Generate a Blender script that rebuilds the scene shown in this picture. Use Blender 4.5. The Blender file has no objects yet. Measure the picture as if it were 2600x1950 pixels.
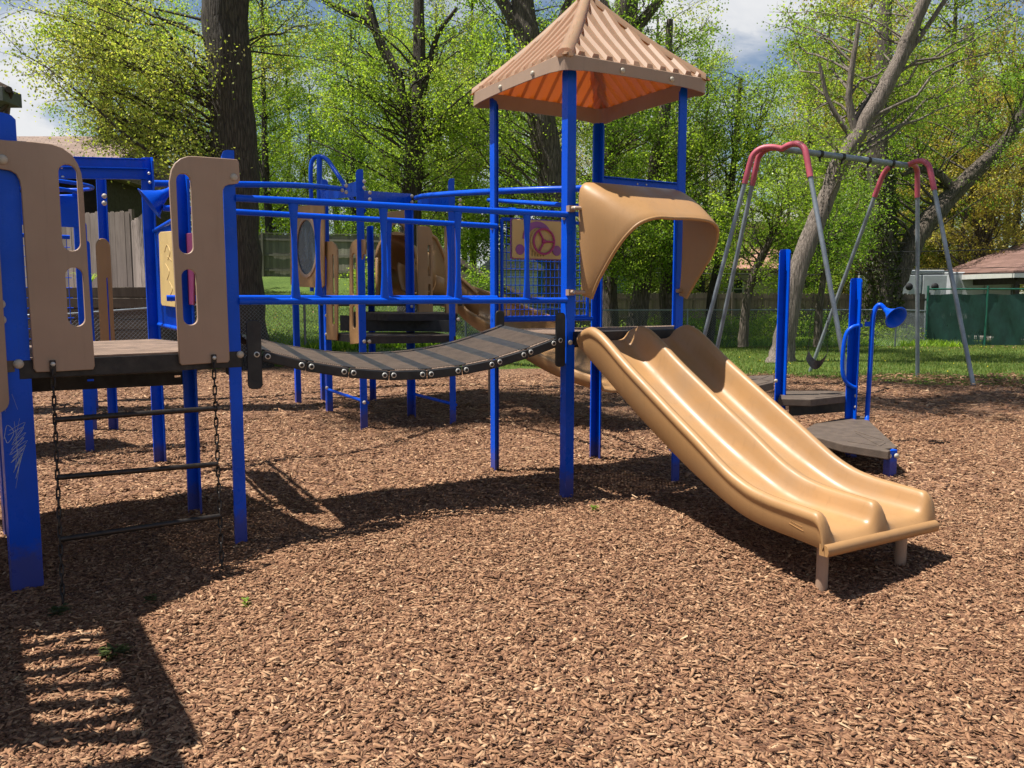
import bpy, math, random
import numpy as np
from mathutils import Vector, Matrix
R = math.radians
random.seed(7); RNG = np.random.default_rng(7)
scn = bpy.context.scene
COL = scn.collection
# ------------------------------------------------------------------ camera model
F = 2100.0; PITCH = R(6.0); CH = 1.55
_c, _s = math.cos(PITCH), math.sin(PITCH)
def ray(x, y):
    a = (x-1300)/F; b = -(y-975)/F
    return Vector((a, _c+b*_s, b*_c-_s))
def gp(x, y, z=0.0):
    r = ray(x, y); t = (z-CH)/r.z
    return Vector((0, 0, CH))+r*t
def dp(x, y, Y):
    r = ray(x, y); return Vector((0, 0, CH))+r*(Y/r.y)
def onplane(x, y, O, d):
    """pixel -> (s, z) in the vertical plane through O along horizontal d"""
    r = ray(x, y); n = Vector((-d.y, d.x, 0))
    o = Vector((O[0], O[1], 0)); t = (o-Vector((0, 0, 0))).dot(n)/r.dot(n)
    P = Vector((0, 0, CH))+r*t
    return ((P-o).dot(d), P.z)
cam = bpy.data.cameras.new('camera'); co = bpy.data.objects.new('camera', cam); COL.objects.link(co)
co.location = (0, 0, CH); co.rotation_euler = (R(90)-PITCH, 0, 0)
cam.sensor_width = 36; cam.lens = 36*F/2600; cam.clip_end = 2000; cam.clip_start = 0.05
scn.camera = co
scn.render.resolution_x, scn.render.resolution_y = 1024, 768
scn.view_settings.view_transform = 'Standard'; scn.view_settings.look = 'None'
scn.view_settings.exposure = 0.0; scn.view_settings.gamma = 1
scn.render.engine = 'CYCLES'
scn.cycles.max_bounces = 6; scn.cycles.transparent_max_bounces = 16
scn.cycles.transmission_bounces = 3; scn.cycles.glossy_bounces = 3; scn.cycles.diffuse_bounces = 2
# ------------------------------------------------------------------ materials
def nodes(m):
    m.use_nodes = True; nt = m.node_tree; nt.nodes.clear(); return nt
def N(nt, t, **k):
    n = nt.nodes.new(t)
    for a, b in k.items():
        if a.startswith('i_'): n.inputs[a[2:].replace('_', ' ')].default_value = b
        else: setattr(n, a, b)
    return n
def L(nt, a, b): nt.links.new(a, b)
def ramp(nt, fac, stops):
    r = N(nt, 'ShaderNodeValToRGB')
    e = r.color_ramp.elements
    while len(e) < len(stops): e.new(0.5)
    for i, (p, c) in enumerate(stops):
        e[i].position = p; e[i].color = (*c, 1) if len(c) == 3 else c
    L(nt, fac, r.inputs[0]); return r.outputs[0]
def mathn(nt, op, a, b=None):
    n = N(nt, 'ShaderNodeMath', operation=op)
    for i, v in enumerate((a, b)):
        if v is None: continue
        if isinstance(v, (int, float)): n.inputs[i].default_value = v
        else: L(nt, v, n.inputs[i])
    return n.outputs[0]
def mixc(nt, fac, a, b, mode='MIX'):
    n = N(nt, 'ShaderNodeMix', data_type='RGBA', blend_type=mode)
    for idx, v in ((0, fac), (6, a), (7, b)):
        if isinstance(v, (int, float)): n.inputs[idx].default_value = v
        elif isinstance(v, tuple): n.inputs[idx].default_value = (*v, 1)
        else: L(nt, v, n.inputs[idx])
    return n.outputs[2]
def noise(nt, vec, scale, detail=4, rough=.55, dist=0):
    n = N(nt, 'ShaderNodeTexNoise'); n.inputs['Scale'].default_value = scale
    n.inputs['Detail'].default_value = detail; n.inputs['Roughness'].default_value = rough
    n.inputs['Distortion'].default_value = dist
    if vec is not None: L(nt, vec, n.inputs['Vector'])
    return n.outputs['Fac']
def mapv(nt, vec, scale=(1, 1, 1), rot=(0, 0, 0)):
    n = N(nt, 'ShaderNodeMapping'); n.inputs['Scale'].default_value = scale; n.inputs['Rotation'].default_value = rot
    L(nt, vec, n.inputs[0]); return n.outputs[0]
def bump(nt, h, strength=.3, dist=.01):
    b = N(nt, 'ShaderNodeBump'); b.inputs['Strength'].default_value = strength; b.inputs['Distance'].default_value = dist
    L(nt, h, b.inputs['Height']); return b.outputs[0]
def pbsdf(nt, col, rough=.5, normal=None, coat=0, metal=0, spec=.5):
    p = N(nt, 'ShaderNodeBsdfPrincipled')
    for k, v in (('Base Color', col), ('Roughness', rough)):
        if isinstance(v, tuple): p.inputs[k].default_value = (*v, 1)
        elif isinstance(v, (int, float)): p.inputs[k].default_value = v
        else: L(nt, v, p.inputs[k])
    if normal is not None: L(nt, normal, p.inputs['Normal'])
    p.inputs['Coat Weight'].default_value = coat; p.inputs['Coat Roughness'].default_value = .12
    p.inputs['Metallic'].default_value = metal; p.inputs['Specular IOR Level'].default_value = spec
    return p
def out(nt, sh):
    o = N(nt, 'ShaderNodeOutputMaterial'); L(nt, sh, o.inputs[0])
def simple(name, col, rough=.5, var=.15, scale=6, coat=0, metal=0, bmp=0, bscale=60, spec=.5, dirt=None, dirtamt=.5):
    m = bpy.data.materials.new(name); nt = nodes(m)
    tc = N(nt, 'ShaderNodeTexCoord').outputs['Object']
    n1 = noise(nt, tc, scale, 5)
    a = tuple(c*(1-var) for c in col); b = tuple(min(1, c*(1+var)) for c in col)
    c = ramp(nt, n1, [(.3, a), (.7, b)])
    if name.startswith('tan'):
        sc = noise(nt, mapv(nt, tc, (30, 30, 5), (.5, .3, .6)), 4, 5, .75, 1.2)
        c = mixc(nt, ramp(nt, sc, [(.66, (0, 0, 0)), (.74, (.35,)*3)]), c, tuple(min(1, x*1.35+.03) for x in col))
        st2 = noise(nt, mapv(nt, tc, (14, 14, .9)), 1.6, 5, .7)
        c = mixc(nt, ramp(nt, st2, [(.55, (0, 0, 0)), (.75, (.35,)*3)]), c, tuple(x*.62 for x in col))
    if dirt:
        n3 = noise(nt, tc, scale*.45, 6, .7, .4)
        c = mixc(nt, ramp(nt, n3, [(.52, (0, 0, 0)), (.72, (dirtamt,)*3)]), c, dirt)
    rr = ramp(nt, noise(nt, tc, scale*2.3, 4), [(.3, (rough*.8,)*3), (.7, (min(1, rough*1.25),)*3)])
    nm = bump(nt, noise(nt, tc, bscale, 3), bmp, .004) if bmp else None
    p = pbsdf(nt, c, rr, nm, coat, metal, spec); out(nt, p.outputs[0]); return m
def paint(name, col, rough=.3):
    """powder coat with faint orange peel, chips and scratches"""
    m = bpy.data.materials.new(name); nt = nodes(m)
    tc = N(nt, 'ShaderNodeTexCoord').outputs['Object']
    c = ramp(nt, noise(nt, tc, 3, 5), [(.3, tuple(x*.85 for x in col)), (.7, tuple(min(1, x*1.12) for x in col))])
    sc = noise(nt, mapv(nt, tc, (40, 40, 9), (.3, .2, 0)), 3, 6, .7, .8)
    c = mixc(nt, ramp(nt, sc, [(.76, (0, 0, 0)), (.79, (.45,)*3)]), c, (.10, .16, .35))
    sz = N(nt, 'ShaderNodeSeparateXYZ'); L(nt, tc, sz.inputs[0])
    dz = mathn(nt, 'ADD', sz.outputs[2], mathn(nt, 'MULTIPLY', noise(nt, tc, 22, 6, .7), -.26))
    c = mixc(nt, ramp(nt, dz, [(.0, (.55,)*3), (.10, (0, 0, 0))]), c, (.10, .065, .045))
    c = mixc(nt, ramp(nt, noise(nt, mapv(nt, tc, (9, 9, 1.2)), 2.2, 6, .75), [(.56, (0, 0, 0)), (.78, (.30,)*3)]), c, tuple(x*.45+.02 for x in col))
    rr = ramp(nt, noise(nt, tc, 14, 4), [(.3, (rough*.75,)*3), (.75, (rough*1.5,)*3)])
    p = pbsdf(nt, c, rr, bump(nt, noise(nt, tc, 220, 2), .06, .002), 0, 0, .22); out(nt, p.outputs[0]); return m
M = {}
M['blue'] = paint('blue_paint', (.0004, .078, .62))
M['tan'] = simple('tan_plastic', (.39, .215, .088), .42, .07, 2.5, coat=0, spec=.4, bmp=.03, bscale=150, dirt=(.30, .20, .12), dirtamt=.5)
M['tanp'] = simple('tan_panel', (.36, .24, .165), .5, .06, 3, bmp=.05, bscale=200, dirt=(.30, .19, .13), dirtamt=.3)
M['yellow'] = simple('yellow_panel', (.62, .44, .17), .45, .06, 4)
M['purple'] = simple('purple_plastic', (.30, .09, .30), .45, .1, 5)
M['magenta'] = simple('magenta_plastic', (.42, .045, .16), .4, .1, 5)
M['magenta_shade'] = simple('magenta_plastic_shaded', (.16, .015, .07), .45, .1, 5)  # magenta plastic darkened, its shade put into the colour
M['pink'] = simple('pink_metal', (.47, .085, .12), .45, .15, 5, dirt=(.35, .12, .12))
M['galv'] = simple('galvanised_steel', (.24, .27, .30), .5, .15, 9, metal=.35, dirt=(.16, .17, .17))
M['rubber'] = simple('black_rubber', (.012, .012, .013), .55, .3, 8, bmp=.2, dirt=(.06, .045, .035))
M['iron'] = simple('dark_chain', (.035, .028, .024), .45, .4, 30, metal=.5)
M['bolt'] = simple('bolt_cap', (.48, .42, .33), .4, .1, 20)
M['steel'] = simple('washer_steel', (.60, .58, .52), .35, .1, 30, metal=.3)
M['mirror'] = simple('bubble_window', (.10, .13, .16), .12, .3, 9, coat=.5)
M['seat'] = simple('swing_belt', (.03, .04, .05), .25, .2, 9, coat=.6)
M['white'] = simple('white_panel', (.46, .48, .50), .4, .08, 3, dirt=(.3, .3, .3))
M['dark'] = simple('dark_void', (.012, .012, .013), .7, .3, 3)
M['glass'] = simple('window_glass', (.03, .04, .05), .08, .3, 1, spec=.8)
M['trimw'] = simple('trim_white', (.58, .57, .54), .5, .08, 4)
M['trimb'] = simple('trim_brown', (.05, .032, .024), .6, .2, 4)
M['stone'] = simple('garden_stone', (.42, .34, .26), .85, .25, 7, bmp=.6, bscale=20)
M['concrete'] = simple('concrete', (.30, .28, .25), .85, .15, 4, bmp=.3)
M['soil'] = simple('soil', (.07, .045, .03), .95, .5, 14, bmp=1, bscale=30)
def deckmat(name, base, holes=True, pitch=.034):
    m = bpy.data.materials.new(name); nt = nodes(m)
    tc = N(nt, 'ShaderNodeTexCoord').outputs['Object']
    c = ramp(nt, noise(nt, tc, 7, 6, .65), [(.3, tuple(x*.55 for x in base)), (.72, tuple(x*1.35 for x in base))])
    sx = N(nt, 'ShaderNodeSeparateXYZ'); L(nt, mapv(nt, tc, (1, 1, 1), (0, 0, R(-31))), sx.inputs[0])
    def saw(v, p, off=0):
        return mathn(nt, 'FRACT', mathn(nt, 'ADD', mathn(nt, 'DIVIDE', v, p), off))
    fy = saw(sx.outputs[1], pitch*.62)
    row = mathn(nt, 'FLOOR', mathn(nt, 'DIVIDE', sx.outputs[1], pitch*.62))
    fx = mathn(nt, 'FRACT', mathn(nt, 'ADD', mathn(nt, 'DIVIDE', sx.outputs[0], pitch), mathn(nt, 'MULTIPLY', row, .5)))
    hx = mathn(nt, 'LESS_THAN', mathn(nt, 'ABSOLUTE', mathn(nt, 'SUBTRACT', fx, .5)), .14)
    hy = mathn(nt, 'LESS_THAN', mathn(nt, 'ABSOLUTE', mathn(nt, 'SUBTRACT', fy, .5)), .17)
    hole = mathn(nt, 'MULTIPLY', hx, hy)
    rib = mathn(nt, 'PINGPONG', saw(sx.outputs[1], pitch*.62), .5)
    p = pbsdf(nt, c, .75, bump(nt, rib, 1.0, .012))
    if holes:
        geo = N(nt, 'ShaderNodeNewGeometry')
        sn = N(nt, 'ShaderNodeSeparateXYZ'); L(nt, geo.outputs['True Normal'], sn.inputs[0])
        flat = mathn(nt, 'GREATER_THAN', mathn(nt, 'ABSOLUTE', sn.outputs[2]), .85)
        tr = N(nt, 'ShaderNodeBsdfTransparent'); mx = N(nt, 'ShaderNodeMixShader')
        L(nt, mathn(nt, 'MULTIPLY', hole, flat), mx.inputs[0]); L(nt, p.outputs[0], mx.inputs[1]); L(nt, tr.outputs[0], mx.inputs[2])
        out(nt, mx.outputs[0])
    else: out(nt, p.outputs[0])
    return m
M['deck'] = deckmat('deck_coating', (.235, .158, .113))
M['deckedge'] = simple('deck_edge', (.016, .014, .013), .6, .4, 9, bmp=.2, dirt=(.07, .055, .045))
M['step'] = simple('step_coating', (.095, .068, .05), .7, .25, 9, bmp=.5, bscale=90)
def bark(name, a, b, sc=1.0, cr=1.0):
    m = bpy.data.materials.new(name); nt = nodes(m)
    tc = N(nt, 'ShaderNodeTexCoord').outputs['Object']
    v = mapv(nt, tc, (5*sc, 5*sc, .62*sc))
    n1 = noise(nt, v, 3.2, 8, .65, .8)
    n2 = N(nt, 'ShaderNodeTexVoronoi', feature='DISTANCE_TO_EDGE'); n2.inputs['Scale'].default_value = 3.2
    L(nt, mapv(nt, tc, (4*sc, 4*sc, .38*sc)), n2.inputs['Vector'])
    h = mathn(nt, 'ADD', mathn(nt, 'MULTIPLY', n1, .6+.4*(1-cr)), mathn(nt, 'MULTIPLY', mathn(nt, 'MINIMUM', mathn(nt, 'MULTIPLY', n2.outputs[0], 3.0), .7), cr))
    c = ramp(nt, h, [(.25, tuple(x*.3 for x in a)), (.5, a), (.95, b)])
    p = pbsdf(nt, c, .9, bump(nt, h, 1.0, .05)); out(nt, p.outputs[0]); return m
M['bark'] = bark('bark_dark', (.045, .034, .026), (.125, .10, .078), 1.6, .4)
M['barkp'] = bark('bark_pale', (.17, .135, .11), (.34, .28, .235), 1.5, .25)
M['barkm'] = bark('bark_mid', (.085, .065, .05), (.20, .16, .125), 1.4, .5)
M['bare'] = simple('bare_wood', (.33, .20, .13), .8, .25, 3, bmp=.3, bscale=12)
def leafmat(name, cols, trans=.5):
    m = bpy.data.materials.new(name); nt = nodes(m)
    at = N(nt, 'ShaderNodeAttribute'); at.attribute_name = 'rnd'
    tc = N(nt, 'ShaderNodeTexCoord').outputs['Object']
    f = mathn(nt, 'ADD', mathn(nt, 'MULTIPLY', at.outputs['Fac'], .55), mathn(nt, 'MULTIPLY', noise(nt, tc, .5, 3), .45))
    c = ramp(nt, f, [(.18+.62*i/(len(cols)-1), cc) for i, cc in enumerate(cols)])
    d = N(nt, 'ShaderNodeBsdfPrincipled'); L(nt, c, d.inputs['Base Color']); d.inputs['Roughness'].default_value = .5
    d.inputs['Specular IOR Level'].default_value = .35
    t = N(nt, 'ShaderNodeBsdfTranslucent'); L(nt, mixc(nt, .6, c, (1.0, 1.0, .35), 'MULTIPLY'), t.inputs[0])
    t2 = mixc(nt, 1.0, c, (1.7, 1.75, .8), 'MULTIPLY'); L(nt, t2, t.inputs[0])
    mx = N(nt, 'ShaderNodeMixShader'); mx.inputs[0].default_value = trans
    L(nt, d.outputs[0], mx.inputs[1]); L(nt, t.outputs[0], mx.inputs[2]); out(nt, mx.outputs[0]); return m
M['leafg'] = leafmat('leaf_spring', [(.11, .18, .02), (.20, .30, .035), (.29, .39, .055), (.39, .42, .10)], .56)
M['leafd'] = leafmat('leaf_green', [(.08, .15, .018), (.14, .24, .028), (.22, .33, .04), (.31, .41, .06)], .55)
M['leafy'] = leafmat('leaf_yellow', [(.17, .21, .04), (.27, .33, .065), (.37, .39, .11), (.42, .35, .15)], .55)
M['leafo'] = leafmat('leaf_bronze', [(.17, .13, .035), (.30, .23, .06), (.38, .32, .08), (.28, .33, .06)], .55)
M['ivy'] = leafmat('ivy_leaf', [(.03, .045, .015), (.06, .08, .02), (.10, .12, .03)], .3)
M['grassb'] = leafmat('grass_blade', [(.06, .10, .018), (.11, .17, .03), (.20, .25, .06), (.30, .29, .10)], .35)
def chipmat():
    m = bpy.data.materials.new('wood_chip'); nt = nodes(m)
    at = N(nt, 'ShaderNodeAttribute'); at.attribute_name = 'rnd'
    c = ramp(nt, at.outputs['Fac'], [(0, (.05, .025, .016)), (.2, (.18, .085, .046)), (.55, (.37, .20, .108)), (.85, (.56, .355, .205)), (1, (.74, .53, .33))])
    tc = N(nt, 'ShaderNodeTexCoord').outputs['Object']
    c = mixc(nt, ramp(nt, noise(nt, tc, .7, 4), [(.35, (0, 0, 0)), (.65, (.35,)*3)]), c, mixc(nt, 1.0, c, (.72, .64, .60), 'MULTIPLY'))
    c = mixc(nt, .35, c, mixc(nt, noise(nt, tc, 160, 3), (.4, .35, .3), (1, 1, 1)), 'MULTIPLY')
    p = pbsdf(nt, c, .85, bump(nt, noise(nt, tc, 300, 2), .4, .003), spec=.3); out(nt, p.outputs[0]); return m
M['chip'] = chipmat()
def mulchmat():
    m = bpy.data.materials.new('mulch'); nt = nodes(m)
    tc = N(nt, 'ShaderNodeTexCoord').outputs['Object']
    v = N(nt, 'ShaderNodeTexVoronoi'); v.inputs['Scale'].default_value = 1
    wob = N(nt, 'ShaderNodeMix', data_type='VECTOR')
    L(nt, mapv(nt, tc, (26, 60, 26), (0, 0, .5)), v.inputs['Vector'])
    v2 = N(nt, 'ShaderNodeTexVoronoi'); v2.inputs['Scale'].default_value = 1
    L(nt, mapv(nt, tc, (60, 24, 30), (0, 0, -.7)), v2.inputs['Vector'])
    s1 = N(nt, 'ShaderNodeSeparateXYZ'); L(nt, v.outputs['Color'], s1.inputs[0])
    s2 = N(nt, 'ShaderNodeSeparateXYZ'); L(nt, v2.outputs['Color'], s2.inputs[0])
    f = mathn(nt, 'MULTIPLY', mathn(nt, 'ADD', s1.outputs[0], s2.outputs[1]), .5)
    c = ramp(nt, f, [(.1, (.05, .026, .017)), (.4, (.17, .088, .052)), (.65, (.30, .165, .098)), (.9, (.46, .29, .17))])
    c = mixc(nt, ramp(nt, noise(nt, tc, .8, 5), [(.35, (0, 0, 0)), (.65, (.5,)*3)]), c, mixc(nt, 1.0, c, (.68, .6, .56), 'MULTIPLY'))
    p = pbsdf(nt, c, .9, bump(nt, f, 1.0, .025), spec=.2); out(nt, p.outputs[0]); return m
M['mulch'] = mulchmat()
def lawnmat():
    m = bpy.data.materials.new('lawn'); nt = nodes(m)
    tc = N(nt, 'ShaderNodeTexCoord').outputs['Object']
    n = mathn(nt, 'ADD', mathn(nt, 'MULTIPLY', noise(nt, tc, .35, 5, .6), .5), mathn(nt, 'MULTIPLY', noise(nt, tc, 14, 4, .7), .5))
    c = ramp(nt, n, [(.3, (.035, .06, .012)), (.48, (.075, .125, .022)), (.62, (.13, .18, .035)), (.75, (.22, .21, .07))])
    p = pbsdf(nt, c, .9, bump(nt, noise(nt, tc, 40, 3), 1, .04), spec=.2); out(nt, p.outputs[0]); return m
M['lawn'] = lawnmat()
def woodmat(name, a, b, axis=0):
    m = bpy.data.materials.new(name); nt = nodes(m)
    tc = N(nt, 'ShaderNodeTexCoord').outputs['Object']
    n = noise(nt, mapv(nt, tc, (12, 12, .8)), 2.0, 7, .7, .3)
    n2 = noise(nt, tc, .9, 3)
    c = ramp(nt, mathn(nt, 'ADD', mathn(nt, 'MULTIPLY', n, .6), mathn(nt, 'MULTIPLY', n2, .4)), [(.3, a), (.7, b)])
    at = N(nt, 'ShaderNodeAttribute'); at.attribute_name = 'rnd'
    c = mixc(nt, 1.0, c, ramp(nt, at.outputs['Fac'], [(0, (.62, .62, .62)), (1, (1, 1, 1))]), 'MULTIPLY')
    p = pbsdf(nt, c, .85, bump(nt, n, .5, .01)); out(nt, p.outputs[0]); return m
M['fenceg'] = woodmat('fence_grey', (.22, .17, .145), (.44, .36, .31))
M['fenced'] = woodmat('fence_brown', (.10, .078, .055), (.25, .20, .145))
M['fencem'] = woodmat('fence_green_grey', (.17, .155, .115), (.30, .28, .215))
M['timber'] = woodmat('timber', (.09, .065, .045), (.2, .15, .105))
def bandmat(name, a, b, period, axis=2, rough=.7, edge=.12, dark=.35):
    m = bpy.data.materials.new(name); nt = nodes(m)
    tc = N(nt, 'ShaderNodeTexCoord').outputs['Object']
    s = N(nt, 'ShaderNodeSeparateXYZ'); L(nt, tc, s.inputs[0])
    f = mathn(nt, 'FRACT', mathn(nt, 'DIVIDE', s.outputs[axis], period))
    c = ramp(nt, noise(nt, tc, 3, 5), [(.3, a), (.7, b)])
    c = mixc(nt, mathn(nt, 'LESS_THAN', f, edge), c, tuple(x*dark for x in a))
    p = pbsdf(nt, c, rough, bump(nt, f, .5, .02)); out(nt, p.outputs[0]); return m
M['sidg'] = bandmat('siding_grey', (.17, .175, .15), (.22, .225, .195), .14)
M['sidt'] = bandmat('siding_teal', (.24, .36, .33), (.30, .43, .40), .14)
M['sidw'] = bandmat('siding_cream', (.52, .46, .38), (.62, .56, .48), .18)
def shingle(name, a, b):
    m = bpy.data.materials.new(name); nt = nodes(m)
    tc = N(nt, 'ShaderNodeTexCoord').outputs['Object']
    br = N(nt, 'ShaderNodeTexBrick'); br.inputs['Scale'].default_value = 1
    br.inputs['Brick Width'].default_value = .32; br.inputs['Row Height'].default_value = .1; br.inputs['Mortar Size'].default_value = .008
    br.inputs['Color1'].default_value = (*a, 1); br.inputs['Color2'].default_value = (*b, 1); br.inputs['Mortar'].default_value = (*[x*.3 for x in a], 1)
    s = N(nt, 'ShaderNodeSeparateXYZ'); L(nt, tc, s.inputs[0]); cb = N(nt, 'ShaderNodeCombineXYZ')
    L(nt, mathn(nt, 'ADD', s.outputs[0], mathn(nt, 'MULTIPLY', s.outputs[1], .3)), cb.inputs[0]); L(nt, mathn(nt, 'MULTIPLY', s.outputs[2], 1.6), cb.inputs[1])
    L(nt, cb.outputs[0], br.inputs['Vector'])
    c = mixc(nt, .5, br.outputs[0], ramp(nt, noise(nt, tc, 30, 3), [(.3, (.6, .6, .6)), (.7, (1, 1, 1))]), 'MULTIPLY')
    p = pbsdf(nt, c, .9, bump(nt, br.outputs[1], -.5, .01)); out(nt, p.outputs[0]); return m
M['shb'] = shingle('shingle_brown', (.24, .165, .13), (.33, .235, .185))
M['shr'] = shingle('shingle_red', (.16, .085, .065), (.24, .135, .11))
M['shp'] = shingle('shingle_pink', (.42, .21, .15), (.52, .30, .22))
M['shg'] = shingle('shingle_grey', (.26, .26, .26), (.36, .36, .36))
def roofmat():
    m = bpy.data.materials.new('roof_plastic'); nt = nodes(m)
    tc = N(nt, 'ShaderNodeTexCoord').outputs['Object']
    c = ramp(nt, noise(nt, tc, 3, 5), [(.3, (.40, .275, .17)), (.7, (.47, .325, .205))])
    p = pbsdf(nt, c, .42, None, .1)
    t = N(nt, 'ShaderNodeBsdfTranslucent'); t.inputs[0].default_value = (.95, .40, .045, 1)
    mx = N(nt, 'ShaderNodeMixShader'); mx.inputs[0].default_value = .36
    L(nt, p.outputs[0], mx.inputs[1]); L(nt, t.outputs[0], mx.inputs[2]); out(nt, mx.outputs[0]); return m
M['roof'] = roofmat()
def screenmat():
    m = bpy.data.materials.new('green_screen'); nt = nodes(m)
    tc = N(nt, 'ShaderNodeTexCoord').outputs['Object']
    c = ramp(nt, noise(nt, mapv(nt, tc, (2, 2, 1)), 1.6, 5, .7), [(.3, (.005, .028, .022)), (.7, (.014, .07, .055))])
    hole = mathn(nt, 'MULTIPLY', ramp(nt, noise(nt, mapv(nt, tc, (40, 40, 3)), 1, 2), [(.5, (0, 0, 0)), (.56, (1, 1, 1))]),
                 ramp(nt, noise(nt, mapv(nt, tc, (.9, .9, 1.1)), 1, 2), [(.56, (0, 0, 0)), (.66, (.6,)*3)]))
    p = pbsdf(nt, c, .6); tr = N(nt, 'ShaderNodeBsdfTransparent'); mx = N(nt, 'ShaderNodeMixShader')
    L(nt, hole, mx.inputs[0]); L(nt, p.outputs[0], mx.inputs[1]); L(nt, tr.outputs[0], mx.inputs[2]); out(nt, mx.outputs[0]); return m
M['screen'] = screenmat()
M['greenm'] = simple('green_metal', (.01, .09, .06), .45, .2, 5)

# ------------------------------------------------------------------ mesh building
class MB:
    def __init__(s): s.v = []; s.f = []; s.sm = []
    def add(s, vs, fs, smooth=False):
        o = len(s.v); s.v += [tuple(v) for v in vs]; s.f += [tuple(i+o for i in f) for f in fs]; s.sm += [smooth]*len(fs)
    def box(s, c, size, ax=None):
        """box at c; ax = three axis vectors or an angle about z"""
        if ax is None: ax = 0.0
        if isinstance(ax, (int, float)):
            X = Vector((math.cos(ax), math.sin(ax), 0)); Y = Vector((-math.sin(ax), math.cos(ax), 0)); Z = Vector((0, 0, 1))
        else: X, Y, Z = ax
        c = Vector(c); h = [q/2 for q in size]; vs = []
        for k in (-1, 1):
            for i, j in ((-1, -1), (1, -1), (1, 1), (-1, 1)):
                vs.append(c+X*(i*h[0])+Y*(j*h[1])+Z*(k*h[2]))
        s.add(vs, [(3, 2, 1, 0), (4, 5, 6, 7), (0, 1, 5, 4), (1, 2, 6, 5), (2, 3, 7, 6), (3, 0, 4, 7)]); return s
    def beam(s, a, b, w, h, up=Vector((0, 0, 1))):
        a, b = Vector(a), Vector(b); X = (b-a); l = X.length; X.normalize()
        Y = up.cross(X)
        if Y.length < 1e-4: Y = Vector((0, 1, 0)).cross(X)
        Y.normalize(); Z = X.cross(Y); return s.box((a+b)/2, (l, w, h), (X, Y, Z))
    def tube(s, pts, r, n=10, closed=False, caps=True):
        pts = [Vector(p) for p in pts]; m = len(pts)
        rs = r if isinstance(r, (list, tuple)) else [r]*m
        prev = None; rings = []
        for i, p in enumerate(pts):
            if closed: t = pts[(i+1) % m]-pts[i-1]
            else: t = pts[min(i+1, m-1)]-pts[max(i-1, 0)]
            t.normalize()
            if prev is None:
                a = Vector((0, 0, 1)) if abs(t.z) < .9 else Vector((1, 0, 0))
                nx = a.cross(t).normalized()
            else:
                nx = (prev-t*prev.dot(t)).normalized()
            prev = nx; ny = t.cross(nx)
            rings.append([p+(nx*math.cos(2*math.pi*k/n)+ny*math.sin(2*math.pi*k/n))*rs[i] for k in range(n)])
        vs = [v for q in rings for v in q]; fs = []
        for i in range(m if closed else m-1):
            j = (i+1) % m
            for k in range(n): fs.append((i*n+k, i*n+(k+1) % n, j*n+(k+1) % n, j*n+k))
        s.add(vs, fs, True)
        if caps and not closed:
            s.add(rings[0], [tuple(range(n))[::-1]]); s.add(rings[-1], [tuple(range(n))])
        return s
    def poly(s, pts, z0, z1):
        n = len(pts)
        s.add([(p[0], p[1], z0) for p in pts]+[(p[0], p[1], z1) for p in pts],
              [tuple(range(n))[::-1], tuple(range(n, 2*n))]+[(i, (i+1) % n, n+(i+1) % n, n+i) for i in range(n)]); return s
    def lathe(s, O, ax, prof, n=20, smooth=True):
        O = Vector(O); ax = Vector(ax).normalized()
        a = Vector((0, 0, 1)) if abs(ax.z) < .9 else Vector((1, 0, 0)); X = a.cross(ax).normalized(); Y = ax.cross(X)
        vs = []
        for (r, h) in prof:
            for k in range(n):
                t = 2*math.pi*k/n; vs.append(O+ax*h+(X*math.cos(t)+Y*math.sin(t))*max(r, 1e-4))
        fs = [(i*n+k, i*n+(k+1) % n, (i+1)*n+(k+1) % n, (i+1)*n+k) for i in range(len(prof)-1) for k in range(n)]
        s.add(vs, fs, smooth); return s
def worldloc(o):
    p = Vector((0, 0, 0))
    while o is not None: p += o.location; o = o.parent
    return p
def link(name, me, mat, parent=None, loc=None):
    o = bpy.data.objects.new(name, me); COL.objects.link(o)
    if mat: me.materials.append(M[mat] if isinstance(mat, str) else mat)
    if parent is not None: o.parent = parent
    return o
def obj(name, mb, mat, parent=None, bev=0, base=None, seg=2):
    """mesh in world coordinates -> object (under parent: relative to it; alone: origin at base)"""
    off = worldloc(parent) if parent is not None else Vector(base or (0, 0, 0))
    me = bpy.data.meshes.new(name)
    me.from_pydata([(v[0]-off.x, v[1]-off.y, v[2]-off.z) for v in mb.v], [], mb.f); me.update()
    me.polygons.foreach_set('use_smooth', mb.sm)
    o = link(name, me, mat, parent)
    if parent is None: o.location = off
    if bev:
        b = o.modifiers.new('bevel', 'BEVEL'); b.width = bev; b.segments = seg; b.limit_method = 'ANGLE'; b.angle_limit = R(35)
    return o
def thing(name, label, cat, loc=(0, 0, 0), group=None):
    o = bpy.data.objects.new(name, None); COL.objects.link(o); o.location = loc; o.empty_display_size = .2
    o['label'] = label; o['category'] = cat
    if group: o['group'] = group
    return o
def tag(o, label, cat, group=None, kind=None):
    o['label'] = label; o['category'] = cat
    if group: o['group'] = group
    if kind: o['kind'] = kind
    return o
def struct(o, label=None):
    o['kind'] = 'structure'
    if label: o['label'] = label; o['category'] = o.name.replace('_', ' ')
    return o
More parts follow.
